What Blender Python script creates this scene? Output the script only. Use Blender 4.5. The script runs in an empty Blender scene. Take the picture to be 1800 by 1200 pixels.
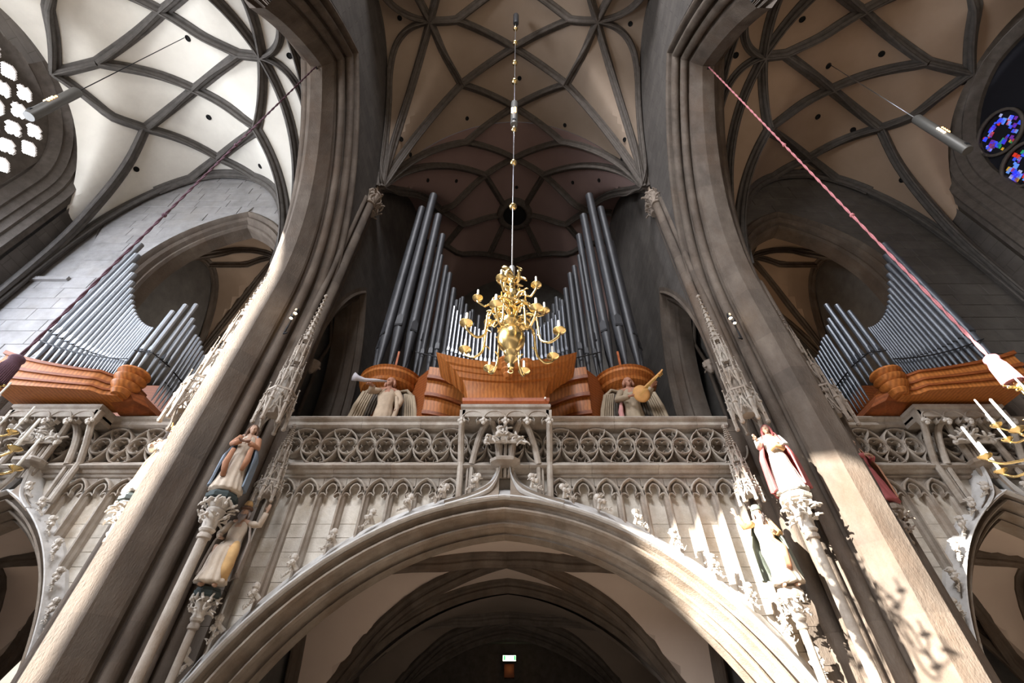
import bpy, bmesh, math, random
from mathutils import Vector, Matrix
random.seed(7)
PI = math.pi
sc = bpy.context.scene
COL = sc.collection
EYE = 1.6            # eye height: everything is written relative to the eye, then lifted
# ------------------------------------------------------------------ camera, world, sun, exposure
cam_d = bpy.data.cameras.new('camera'); cam_d.lens = 16.0; cam_d.sensor_width = 36.0
cam_d.shift_x = -10 / 1800.0; cam_d.clip_start = .05; cam_d.clip_end = 300
cam = bpy.data.objects.new('camera', cam_d); COL.objects.link(cam)
cam.location = (0, 0, EYE); cam.rotation_euler = (PI / 2 + math.radians(43.95), 0, 0)
sc.camera = cam
world = bpy.data.worlds.new('world'); sc.world = world; world.use_nodes = True
wn = world.node_tree; wn.nodes.clear()
bgn = wn.nodes.new('ShaderNodeBackground'); won = wn.nodes.new('ShaderNodeOutputWorld')
bgn.inputs['Color'].default_value = (.80, .88, 1.0, 1); bgn.inputs['Strength'].default_value = .06
wn.links.new(bgn.outputs[0], won.inputs[0])
sun_d = bpy.data.lights.new('sun', 'SUN'); sun_d.energy = 37; sun_d.angle = math.radians(.6); sun_d.color = (1.0, .95, .86)
sun = bpy.data.objects.new('sun', sun_d); COL.objects.link(sun)
SUN_DIR = Vector((.76, .50, -.38)).normalized()
sun.rotation_euler = SUN_DIR.to_track_quat('-Z', 'Y').to_euler(); sun.location = (-30, -30, 30)
def area(name, loc, to, sx, sy, power, col):
    d = bpy.data.lights.new(name, 'AREA'); d.shape = 'RECTANGLE'; d.size = sx; d.size_y = sy; d.energy = power; d.color = col
    o = bpy.data.objects.new(name, d); COL.objects.link(o); o.location = Vector(loc) + Vector((0, 0, EYE))
    o.rotation_euler = (Vector(to) - Vector(loc)).to_track_quat('-Z', 'Y').to_euler(); return o
area('daylight_through_left_window', (-17.3, 5.0, 9.5), (-10, 10, 8.5), 4, 8, 1000, (.72, .82, 1.0))
area('daylight_from_choir_windows', (-4, -12, 30), (0, 10, 4), 9, 7, 9000, (.95, .96, 1.0))
area('right_pier_fill', (-17.0, -7.0, 10), (6.5, 9.0, 6.0), 6, 6, 3000, (.90, .94, 1.0))  # unseen area lamp added behind the camera to lighten the right pier
area('left_chapel_fill', (-11.5, 14.6, 11.5), (-11.5, 12.0, 16.5), 2.5, 1.5, 110, (1.0, .93, .85))  # unseen area lamp added to brighten the left chapel
area('right_chapel_fill', (11.1, 14.6, 11.5), (11.1, 12.0, 16.5), 2.5, 1.5, 60, (1.0, .72, .48))  # warm unseen area lamp added to brighten the right chapel
sc.view_settings.view_transform = 'Standard'; sc.view_settings.look = 'None'
sc.view_settings.exposure = 0.0; sc.view_settings.gamma = 1.0; sc.view_settings.use_curve_mapping = False
sc.cycles.max_bounces = 6; sc.cycles.diffuse_bounces = 3; sc.cycles.glossy_bounces = 3
sc.cycles.caustics_reflective = False; sc.cycles.caustics_refractive = False
sc.cycles.sample_clamp_indirect = 4.0

# ------------------------------------------------------------------ materials
M = {}
def mat(name, c1, c2=None, rough=.8, metal=0., scale=2.0, bump=.0, bscale=30., stain=None, vary=.0, stretch=(1, 1, 1), emit=0, courses=None, stain_amt=.5):
    m = bpy.data.materials.new(name); m.use_nodes = True; nt = m.node_tree; N = nt.nodes; L = nt.links
    b = N['Principled BSDF']; b.inputs['Roughness'].default_value = rough; b.inputs['Metallic'].default_value = metal
    c2 = c2 or c1
    geo = N.new('ShaderNodeNewGeometry'); mp = N.new('ShaderNodeMapping'); mp.inputs['Scale'].default_value = stretch
    L.new(geo.outputs['Position'], mp.inputs['Vector'])
    def noise(s, det=6, rg=.6):
        n = N.new('ShaderNodeTexNoise'); n.inputs['Scale'].default_value = s; n.inputs['Detail'].default_value = det
        n.inputs['Roughness'].default_value = rg; L.new(mp.outputs[0], n.inputs['Vector']); return n
    def mix(fac, a, bb, mode='MIX'):
        x = N.new('ShaderNodeMix'); x.data_type = 'RGBA'; x.blend_type = mode
        for s, v in ((x.inputs['Factor'], fac), (x.inputs[6], a), (x.inputs[7], bb)):
            if hasattr(v, 'is_linked'): L.new(v, s)
            elif isinstance(v, tuple): s.default_value = (*v, 1)
            else: s.default_value = v
        return x.outputs[2]
    def ramp(v, a, bb):
        r = N.new('ShaderNodeMapRange'); r.inputs[1].default_value = a; r.inputs[2].default_value = bb; L.new(v, r.inputs[0]); return r.outputs[0]
    n1 = noise(scale); col = mix(ramp(n1.outputs[0], .3, .7), c1, c2)
    if stain:
        n2 = noise(scale * .35, 8, .7); col = mix(ramp(n2.outputs[0], .48, .72), col, mix(stain_amt, col, stain))
    if courses:
        n3 = N.new('ShaderNodeTexBrick'); n3.inputs['Scale'].default_value = 1; n3.inputs['Brick Width'].default_value = courses[0]
        n3.inputs['Row Height'].default_value = courses[1]; n3.inputs['Mortar Size'].default_value = .012
        n3.inputs['Color1'].default_value = (1, 1, 1, 1); n3.inputs['Color2'].default_value = (.78, .78, .78, 1); n3.inputs['Mortar'].default_value = (.6, .58, .55, 1)
        sx = N.new('ShaderNodeSeparateXYZ'); L.new(geo.outputs['Position'], sx.inputs[0])
        ad = N.new('ShaderNodeMath'); L.new(sx.outputs[0], ad.inputs[0]); L.new(sx.outputs[1], ad.inputs[1])
        cb = N.new('ShaderNodeCombineXYZ'); L.new(ad.outputs[0], cb.inputs[0]); L.new(sx.outputs[2], cb.inputs[1]); L.new(cb.outputs[0], n3.inputs['Vector'])
        col = mix(1.0, col, n3.outputs['Color'], 'MULTIPLY')
    if vary:
        oi = N.new('ShaderNodeObjectInfo'); mr = N.new('ShaderNodeMapRange'); mr.inputs[3].default_value = 1 - vary; mr.inputs[4].default_value = 1 + vary
        L.new(oi.outputs['Random'], mr.inputs[0]); hs = N.new('ShaderNodeHueSaturation'); L.new(mr.outputs[0], hs.inputs['Value']); L.new(col, hs.inputs['Color']); col = hs.outputs[0]
    L.new(col, b.inputs['Base Color'])
    if bump:
        n4 = noise(bscale); bm_ = N.new('ShaderNodeBump'); bm_.inputs['Strength'].default_value = bump; bm_.inputs['Distance'].default_value = .02
        L.new(n4.outputs[0], bm_.inputs['Height']); L.new(bm_.outputs[0], b.inputs['Normal'])
    if emit:
        b.inputs['Emission Color'].default_value = (*c1, 1); b.inputs['Emission Strength'].default_value = emit
    M[name] = m; return m
mat('pier_stone', (.066, .047, .034), (.15, .118, .092), scale=1.9, bump=.8, stain=(.085, .05, .028), stain_amt=.85, vary=.13, stretch=(1, 1, .45))
mat('gallery_stone', (.25, .205, .165), (.45, .40, .345), scale=2.5, bump=.6, stain=(.22, .145, .09), vary=.08, stain_amt=.7)
mat('arch_stone_brown', (.17, .13, .096), (.31, .26, .21), scale=2.2, bump=.6, stain=(.19, .12, .07), vary=.08, stain_amt=.8)
mat('lit_hood_stone', (.46, .44, .42), (.64, .62, .60), scale=4, bump=.4)  # lightened gallery stone: light caught on the hood bevels is painted in
mat('panel_stone', (.46, .41, .345), (.68, .63, .56), scale=3.0, bump=.6, stain=(.38, .27, .15), vary=.07, stain_amt=.6)
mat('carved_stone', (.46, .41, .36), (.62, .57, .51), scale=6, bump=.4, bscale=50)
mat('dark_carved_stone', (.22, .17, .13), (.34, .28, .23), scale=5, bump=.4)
mat('wall_stone', (.075, .064, .056), (.125, .108, .096), scale=1.3, bump=.5, stain=(.10, .085, .075), courses=(1.1, .42))
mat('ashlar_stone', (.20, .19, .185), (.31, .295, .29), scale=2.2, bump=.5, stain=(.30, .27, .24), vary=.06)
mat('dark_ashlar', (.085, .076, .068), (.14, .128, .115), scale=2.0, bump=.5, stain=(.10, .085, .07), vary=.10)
mat('rib_stone', (.065, .052, .042), (.115, .095, .08), scale=4, bump=.4, vary=.05)
mat('aisle_rib_stone', (.065, .058, .052), (.115, .102, .092), scale=4, bump=.4, vary=.05)
mat('nave_plaster', (.30, .225, .165), (.35, .265, .20), scale=.6, bump=.15, bscale=8)
mat('choir_plaster', (.25, .165, .15), (.29, .195, .175), scale=.6, bump=.15, bscale=8)
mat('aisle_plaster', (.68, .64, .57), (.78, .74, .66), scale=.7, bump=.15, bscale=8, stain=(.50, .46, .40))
mat('dimmed_warm_plaster', (.33, .235, .165), (.40, .29, .21), scale=.6, bump=.15, bscale=8)  # dimmer than the aisle plaster: right aisle shade is put into the colour
mat('under_plaster', (.62, .50, .42), (.68, .56, .47), scale=.7, bump=.15, bscale=8)
mat('shaded_porch_plaster', (.20, .16, .13), (.25, .20, .165), scale=.7)  # darker copy of the under plaster, porch shade painted into the colour
mat('hole_black', (.006, .006, .006), rough=1)
mat('floor_stone', (.17, .145, .12), (.24, .20, .17), scale=1, rough=.5)
def wood(name, c1, c2, rough=.42, axis='X', sc_=3.2):
    m = mat(name, c1, c2, rough=rough, scale=3, stretch=(6, 6, .6)); nt = m.node_tree; N = nt.nodes; L = nt.links; b = N['Principled BSDF']
    w = N.new('ShaderNodeTexWave'); w.bands_direction = axis; w.inputs['Scale'].default_value = sc_; w.inputs['Distortion'].default_value = 4; w.inputs['Detail'].default_value = 2
    g = N.new('ShaderNodeNewGeometry'); L.new(g.outputs['Position'], w.inputs['Vector'])
    src = b.inputs['Base Color'].links[0].from_socket; x = N.new('ShaderNodeMix'); x.data_type = 'RGBA'; x.blend_type = 'MULTIPLY'
    mr = N.new('ShaderNodeMapRange'); mr.inputs[3].default_value = .75; mr.inputs[4].default_value = 1.08; L.new(w.outputs[0], mr.inputs[0])
    cb = N.new('ShaderNodeCombineColor'); [L.new(mr.outputs[0], cb.inputs[i]) for i in range(3)]
    x.inputs['Factor'].default_value = 1; L.new(src, x.inputs[6]); L.new(cb.outputs[0], x.inputs[7]); L.new(x.outputs[2], b.inputs['Base Color'])
    b.inputs['Specular IOR Level'].default_value = .22
wood('organ_wood', (.34, .105, .024), (.47, .17, .042))
wood('dark_organ_wood', (.20, .05, .014), (.27, .08, .022), axis='Z')
wood('red_wood', (.30, .075, .025), (.38, .11, .04), axis='Z', sc_=1.2)
mat('pipe_tin', (.10, .105, .12), (.17, .175, .19), rough=.32, metal=.85, scale=1.5, vary=.08)
mat('pipe_lead', (.03, .03, .034), (.05, .05, .055), rough=.5, metal=.2, scale=1.5, vary=.1)
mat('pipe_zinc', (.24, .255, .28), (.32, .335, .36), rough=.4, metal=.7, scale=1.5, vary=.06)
mat('pipe_shaded_zinc', (.10, .11, .13), (.15, .16, .18), rough=.42, metal=.6, scale=1.5, vary=.06)  # darker copy of the zinc, the right organ's shade is in its colour
mat('mouth_black', (.01, .01, .012), rough=.9)
mat('brass', (.80, .58, .24), (.92, .72, .36), rough=.22, metal=1., scale=8)
mat('candle_wax', (.90, .87, .80), rough=.5)
mat('steel_rod', (.55, .56, .60), rough=.3, metal=.9)
mat('tin_grey', (.13, .125, .115), rough=.5, metal=.3)
mat('black_iron', (.02, .02, .022), rough=.5, metal=.4)
mat('lamp_glow', (1.0, .72, .40), emit=22)
mat('orange_glow', (1.0, .42, .12), emit=9)
mat('dark_rope', (.10, .05, .07), (.16, .08, .11), scale=40, rough=.9)
mat('pink_rope', (.52, .18, .20), (.62, .24, .26), scale=40, rough=.8)
mat('sign_green', (.05, .75, .12), emit=2.2)
mat('sign_white', (.85, 1.0, .65), emit=5)
mat('brown_wood', (.16, .05, .015), rough=.5)
def cloth(n, c, v=.75): mat(n, tuple(x * v for x in c), c, rough=.75, scale=6, bump=.3)
cloth('flesh', (.48, .30, .21)); cloth('blue_cloth', (.20, .25, .32)); cloth('cream_cloth', (.58, .48, .38)); cloth('ochre_cloth', (.62, .38, .16))
cloth('orange_cloth', (.40, .185, .10)); cloth('red_cloth', (.38, .09, .09)); cloth('grey_cloth', (.36, .30, .26)); cloth('green_cloth', (.14, .16, .13))
cloth('white_cloth', (.62, .57, .50)); cloth('brown_hair', (.14, .07, .04)); cloth('grey_hair', (.27, .23, .22)); cloth('angel_wood', (.50, .38, .27)); cloth('gold_paint', (.66, .42, .12))
cloth('wing_paint', (.36, .28, .19)); cloth('wing_dark', (.10, .08, .06)); cloth('lute_wood', (.55, .27, .08)); cloth('trumpet_grey', (.52, .49, .52)); cloth('pink_cloth', (.55, .26, .24)); cloth('angel_flesh', (.40, .19, .12)); cloth('book_brown', (.22, .11, .07)); cloth('teal_paint', (.035, .05, .05))

# ------------------------------------------------------------------ mesh builder
ORG = {}
def finish(o, parent, label, cat, group, kind):
    COL.objects.link(o)
    if parent is not None: o.parent = parent
    if label: o['label'] = label
    if cat: o['category'] = cat
    if group: o['group'] = group
    if kind: o['kind'] = kind
    return o
def thing(name, label, cat, loc=(0, 0, 0), group=None, rz=0, scale=1, kind=None):
    o = bpy.data.objects.new(name, None); o.empty_display_size = .1
    o.location = loc; o.rotation_euler = (0, 0, rz); o.scale = (scale,) * 3
    ORG[o.name] = Vector(loc) if (rz == 0 and scale == 1) else Vector((0, 0, 0))
    return finish(o, None, label, cat, group, kind)
class MB:
    def __init__(s): s.v = []; s.f = []; s.m = []; s.cur = 0
    def add(s, vs, fs):
        b = len(s.v); s.v += [Vector(p) for p in vs]; s.f += [tuple(b + i for i in f) for f in fs]; s.m += [s.cur] * len(fs); return s
    def box(s, a, b):
        (x0, y0, z0), (x1, y1, z1) = a, b
        return s.add([(x0, y0, z0), (x1, y0, z0), (x1, y1, z0), (x0, y1, z0), (x0, y0, z1), (x1, y0, z1), (x1, y1, z1), (x0, y1, z1)],
                     [(0, 3, 2, 1), (4, 5, 6, 7), (0, 1, 5, 4), (1, 2, 6, 5), (2, 3, 7, 6), (3, 0, 4, 7)])
    def grid(s, rows, close_u=False, close_v=False):
        n = len(rows[0]); vs = [p for r in rows for p in r]; fs = []
        for i in range(len(rows) - (0 if close_v else 1)):
            for j in range(n - (0 if close_u else 1)):
                a = i * n + j; b = i * n + (j + 1) % n; c = ((i + 1) % len(rows)) * n; fs.append((a, b, c + (j + 1) % n, c + j))
        return s.add(vs, fs)
    def loft(s, rings, cap=True):
        b = len(s.v); n = len(rings[0]); s.grid(rings, close_u=True)
        if cap: s.f += [tuple(b + i for i in range(n))[::-1], tuple(b + (len(rings) - 1) * n + i for i in range(n))]; s.m += [s.cur] * 2
        return s
    def lathe(s, c, prof, n=14, half=None, sx=1, sy=1):
        c = Vector(c); rings = []
        for r, z in prof:
            rings.append([c + Vector((r * sx * math.cos(2 * PI * k / n), r * sy * math.sin(2 * PI * k / n), z)) for k in range(n)])
        return s.loft(rings)
    def tube(s, pts, r, n=8, cap=True, flat=1.0):
        pts = [Vector(p) for p in pts]; R = r if isinstance(r, (list, tuple)) else [r] * len(pts); rings = []; up = None
        for i, p in enumerate(pts):
            t = (pts[min(i + 1, len(pts) - 1)] - pts[max(i - 1, 0)])
            t = t.normalized() if t.length > 1e-9 else Vector((0, 0, 1))
            if up is None:
                up = Vector((0, 0, 1)) if abs(t.z) < .9 else Vector((0, 1, 0))
            a = t.cross(up); a = a.normalized() if a.length > 1e-6 else t.orthogonal().normalized(); b = a.cross(t).normalized(); up = b
            rings.append([p + (a * math.cos(2 * PI * k / n) + b * math.sin(2 * PI * k / n) * flat) * R[i] for k in range(n)])
        return s.loft(rings, cap)
    def beam(s, p0, p1, w, h, up=(0, 0, 1)):
        p0, p1 = Vector(p0), Vector(p1); t = (p1 - p0).normalized(); a = t.cross(Vector(up)); a = a.normalized() if a.length > 1e-6 else t.orthogonal().normalized(); b = a.cross(t)
        q = [(-w, -h), (w, -h), (w, h), (-w, h)]
        return s.loft([[p + a * x * .5 + b * y * .5 for x, y in q] for p in (p0, p1)])
    def path_beam(s, pts, normals, w, d, dvec=(0, 1, 0), bev=0):
        """bar of in-plane width w and depth d (towards dvec) following pts; normals = in-plane normals"""
        D = Vector(dvec); rows = []
        for p, n in zip(pts, normals):
            p, n = Vector(p), Vector(n)
            if bev: q = [(-w, d), (-w, bev), (-w * .25, 0), (w * .25, 0), (w, bev), (w, d)]
            else: q = [(-w, d), (-w, 0), (w, 0), (w, d)]
            rows.append([p + n * a * .5 + D * e for a, e in q])
        return s.loft(rows)
    def ball(s, c, r, n=8, m=5, sc3=(1, 1, 1), jit=0):
        c = Vector(c); rings = []
        for i in range(m + 1):
            ph = PI * (i + .001) / (m + .002); rr = math.sin(ph)
            rings.append([c + Vector((math.cos(2 * PI * k / n) * rr * r * sc3[0], math.sin(2 * PI * k / n) * rr * r * sc3[1], -math.cos(ph) * r * sc3[2])) * (1 + random.uniform(-jit, jit)) for k in range(n)])
        return s.loft(rings)
    def leaf(s, c, d, size, curl=.5):
        """curled carved leaf: a tapered strip that bulges and curls at the tip"""
        c, d = Vector(c), Vector(d).normalized(); a = d.orthogonal().normalized(); a.rotate(Matrix.Rotation(random.uniform(0, 6.28), 3, d)); b = a.cross(d)
        pts = []
        for i in range(6):
            t = i / 5; pts.append(c + d * size * math.sin(t * 1.9) * .9 + b * size * (1 - math.cos(t * 2.4)) * curl)
        return s.tube(pts, [size * k for k in (.10, .17, .24, .20, .22, .08)], 6, flat=.6)
    def build(s, name, mt, parent=None, smooth=False, label=None, cat=None, group=None, kind=None, loc=None, auto=None):
        off = Vector((0, 0, 0))
        if parent is not None:
            off = ORG.get(parent.name, Vector((0, 0, 0)))
        elif loc is not None: off = Vector(loc)
        me = bpy.data.meshes.new(name); me.from_pydata([tuple(p - off) for p in s.v], [], s.f)
        for x in (mt if isinstance(mt, (list, tuple)) else [mt]): me.materials.append(M[x])
        if any(s.m): me.polygons.foreach_set('material_index', s.m)
        if smooth: me.polygons.foreach_set('use_smooth', [True] * len(s.f)); 
        me.update()
        if smooth and auto is not None:
            try: me.set_sharp_from_angle(angle=math.radians(auto))
            except Exception: pass
        o = bpy.data.objects.new(name, me)
        if parent is None and loc is not None: o.location = loc
        ORG[o.name] = off
        return finish(o, parent, label, cat, group, kind)
XC = -.2
def X(s, dx): return XC + s * dx

# ------------------------------------------------------------------ arches and vaults
class Arch:
    """pointed two-centred arch in a plane; offset o is measured outwards"""
    def __init__(s, half, zs, apex, m=None, R=None):
        s.half, s.zs = half, zs; rise = apex - zs
        s.m = (rise * rise - half * half) / (2 * half); s.R = half + s.m
    def half_pts(s, o, n, z0=None, nj=0):
        R = s.R + o; th = math.acos(max(-1, min(1, s.m / R))); pts = []
        if nj: pts += [(s.half + o, z0 + (s.zs - z0) * i / nj) for i in range(nj)]
        pts += [(-s.m + R * math.cos(th * i / n), s.zs + R * math.sin(th * i / n)) for i in range(n + 1)]
        return pts
    def z(s, a, o=0):
        R = s.R + o; q = R * R - (abs(a) + s.m) ** 2; return s.zs + math.sqrt(q) if q > 0 else s.zs - 50
def sweep_arch(arch, section, place, n, z0, nj, parent, mt, name='arch_stone', sides=(1, -1), per=2, smooth=True, skip=None):
    for sd in sides:
        cols = [arch.half_pts(o, n, z0, nj) for o, e in section]; L = len(cols[0]); i = 0
        while i < L - 1:
            j = min(i + per, L - 1)
            if skip and skip(sd, i, j): i = j; continue
            rows = [[place(sd * cols[k][q][0], cols[k][q][1], section[k][1]) for k in range(len(section))] for q in range(i, j + 1)]
            mb = MB(); mb.grid(rows if sd > 0 else rows[::-1]); mb.build(name, mt, parent, smooth=smooth, auto=24); i = j
def g(t, p, q): t = min(1., abs(t)); return max(0., 1 - t ** p) ** q
def smax(a, b, k=.3): return .5 * (a + b + math.sqrt((a - b) ** 2 + k * k)) - .06
def nave_h(x, y):
    A = 18.4 + 9.2 * g((x - XC) / 6.25, 2.0, .62)
    c, h = (5.04, 5.2) if y < 10.2 else (16.1, 5.9)
    return smax(A, 18.4 + 7.8 * g((y - c) / h, 1.8, .75))
def aisle_h(x, y):
    d = abs(x - XC) - 13.7
    A = 12 + 9.0 * g(d / (5.35 if d < 0 else 4.3), 2.2, .6)
    return smax(A, 12 + (8.4 - .24 * max(0, d)) * g((y - 5.04) / 5.2, 2.2, .6))
def esp(a, b, n):  # ends-dense spacing
    return [a + (b - a) * (.5 - .5 * math.cos(PI * i / n)) for i in range(n + 1)]
def vault_mesh(f, xs, ys, mt, parent, name='plaster_cell', flip=False):
    mb = MB(); mb.grid([[(x, y, f(x, y)) for x in xs] for y in ys]); return mb.build(name, mt, parent, smooth=True, auto=30)
def nrm(f, x, y, e=.22):
    v = Vector((-(f(x + e, y) - f(x - e, y)) / (2 * e), -(f(x, y + e) - f(x, y - e)) / (2 * e), 1)).normalized(); return -v
RIBP = [(-.5, -.15), (-.5, .16), (-.40, .24), (-.26, .27), (-.20, .42), (-.27, .58), (-.2, .74), (-.09, .80), (-.07, .97), (.07, .97), (.09, .80), (.2, .74), (.27, .58), (.20, .42), (.26, .27), (.40, .24), (.5, .16), (.5, -.15)]
def rib(f, p0, p1, parent, mt, w=.38, d=.36, n=14, mid=None, dense_end=False, name='rib'):
    p0, p1 = Vector(p0), Vector(p1); pl = []
    for i in range(n + 1):
        t = i / n
        if dense_end: t = math.sin(t * PI / 2)
        q = p0.lerp(p1, t)
        if mid is not None: q = p0 * (1 - t) ** 2 + Vector(mid) * 2 * t * (1 - t) + p1 * t * t
        pl.append((q.x, q.y))
    pts = [Vector((x, y, f(x, y))) for x, y in pl]; rows = []; prev = None
    for i, p in enumerate(pts):
        t = (pts[min(i + 1, n)] - pts[max(i - 1, 0)]).normalized(); dn = nrm(f, p.x, p.y)
        if prev is not None: dn = (dn + prev).normalized()
        prev = dn
        dn = (dn - t * dn.dot(t)).normalized(); sd = t.cross(dn).normalized()
        rows.append([p + sd * a * w + dn * e * d for a, e in RIBP])
    mb = MB(); mb.loft(rows); return mb.build(name, mt, parent, smooth=True, auto=40)

def rib3(pts, ins, parent, mt, w=.36, d=.34, sub=6):
    """rib along free 3-D points; ins = point the mouldings face"""
    P = [Vector(p) for p in pts]; sm = []
    for i in range(len(P) - 1):
        a, b, c, e = P[max(i - 1, 0)], P[i], P[i + 1], P[min(i + 2, len(P) - 1)]
        for j in range(sub):
            t = j / sub; sm.append(.5 * ((2 * b) + (c - a) * t + (2 * a - 5 * b + 4 * c - e) * t * t + (3 * b - a - 3 * c + e) * t ** 3))
    sm.append(P[-1]); rows = []
    for i, p in enumerate(sm):
        t = (sm[min(i + 1, len(sm) - 1)] - sm[max(i - 1, 0)]).normalized(); dn = Vector(ins) - p; dn = (dn - t * dn.dot(t)).normalized(); sd = t.cross(dn).normalized()
        rows.append([p + sd * a * w + dn * e * d for a, e in RIBP])
    return MB().loft(rows).build('rib', mt, parent, smooth=True, auto=40)
# ================================================================== SETTING
for s in (-1, 1):
    MB().box((min(X(s, 8.2), X(s, 18)), -30, 20.4), (max(X(s, 8.2), X(s, 18)), 1.7, 20.7)).build('ceiling', 'aisle_plaster', kind='structure')  # unseen flat slabs added to keep the choir light out of the aisles
fl = MB().box((-40, -40, -1.9), (40, 30, -1.6)).build('floor', 'floor_stone', kind='structure')
# nave ceiling
ceil = thing('ceiling', None, None, (0, 0, 0), kind='structure')
xs = [X(1, t) for t in esp(-6.22, 6.22, 56)]
vault_mesh(nave_h, xs, esp(2.4, 10.19, 44), 'nave_plaster', ceil)
vault_mesh(nave_h, xs, esp(10.21, 21.9, 48), 'choir_plaster', ceil)
def NV(dx, y): return (XC + dx, y, 0)
NR = []
for s in (1, -1):
    S = NV(4.0 * s, 5.05); M1 = NV(2.78 * s, 5.05); M2 = NV(2.8 * s, 7.85); M3 = NV(2.82 * s, 10.86); cap = NV(6.15 * s, 10.1)
    N0 = NV(0, 6.47); N1 = NV(0, 9.37); N2 = NV(0, 12.33); N0b = NV(0, 3.6); M2b = NV(2.8 * s, 2.45)
    NR += [(S, M1), (S, M2), (M1, N0), (M1, N0b), (M2, N0), (M2, N1), (M3, N1), (M3, N2), (S, M2b), (M2b, N0b)]
    for p in (M2, M3): rib(nave_h, p, cap, ceil, 'rib_stone', n=26, dense_end=True)
    rib(nave_h, S, cap, ceil, 'rib_stone', n=26, dense_end=True)
    rib(nave_h, S, NV(5.0 * s, 2.5), ceil, 'rib_stone', n=16)
    rib(nave_h, S, NV(6.12 * s, 7.9), ceil, 'rib_stone', n=24, mid=NV(6.3 * s, 5.3), w=.3)
    rib(nave_h, S, NV(6.12 * s, 2.6), ceil, 'rib_stone', n=24, mid=NV(6.3 * s, 4.8), w=.3)
    rib(nave_h, NV(6.13 * s, 6.9), NV(6.13 * s, 10.1), ceil, 'rib_stone', n=26, dense_end=True, w=.3)
    # second bay
    Pn = NV(1.85 * s, 13.15); Q = NV(4.6 * s, 14.74); R_ = NV(3.38 * s, 16.1); T = NV(4.6 * s, 17.45); U = NV(1.86 * s, 19.1)
    k = .78; NR += [(Pn, N2), (Pn, Q), (Q, R_), (T, R_), (T, U), (U, NV(0, 20.0)), (Pn, NV(k * s, 15.35)), (U, NV(k * s, 16.95)), (R_, NV(1.05 * s, 16.15)),
                    (Q, NV(6.1 * s, 15.0)), (T, NV(6.1 * s, 17.2))]
    rib(nave_h, Pn, cap, ceil, 'rib_stone', n=26, dense_end=True)
    rib(nave_h, Q, cap, ceil, 'rib_stone', n=26, dense_end=True)
for a, b in NR: rib(nave_h, a, b, ceil, 'rib_stone', n=8)
mb = MB(); ring = []
for k in range(33):
    a = 2 * PI * k / 32; ring.append((a,))
mb.grid([[(XC + r * math.cos(a[0]), 16.15 + r * math.sin(a[0]), nave_h(XC + r * math.cos(a[0]), 16.15 + r * math.sin(a[0])) - z) for a in ring] for r, z in ((.78, -.1), (.78, .3), (.9, .36), (1.12, .28), (1.2, .0))])
mb.build('oculus_ring', 'rib_stone', ceil, smooth=True)
MB().lathe((XC, 16.15, 27.35), [(.8, 0), (.8, .02)], 24).build('oculus_shaft', 'hole_black', ceil)
def vent(f, x, y, parent, r=.085):
    n = nrm(f, x, y); p = Vector((x, y, f(x, y))); mb = MB(); a = n.orthogonal().normalized(); b = n.cross(a)
    rings = [[p + n * h + (a * math.cos(2 * PI * k / 10) + b * math.sin(2 * PI * k / 10)) * rr for k in range(10)] for rr, h in ((r * 1.35, -.05), (r * 1.35, .03), (r, .05), (r * .9, .01))]
    mb.loft(rings); mb.build('vent_hole', 'hole_black', parent)
for dx, y in ((-5.42, 4.92), (5.6, 5.15), (-5.43, 9.05), (-5.22, 10.0), (-2.62, 9.62), (2.84, 9.91), (5.39, 9.1), (5.4, 10.0), (-4.75, 11.87), (-3.46, 12.88), (3.49, 12.96), (4.7, 11.92), (.13, 14.24), (.3, 7.9)):
    vent(nave_h, XC + dx, y, ceil)
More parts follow.
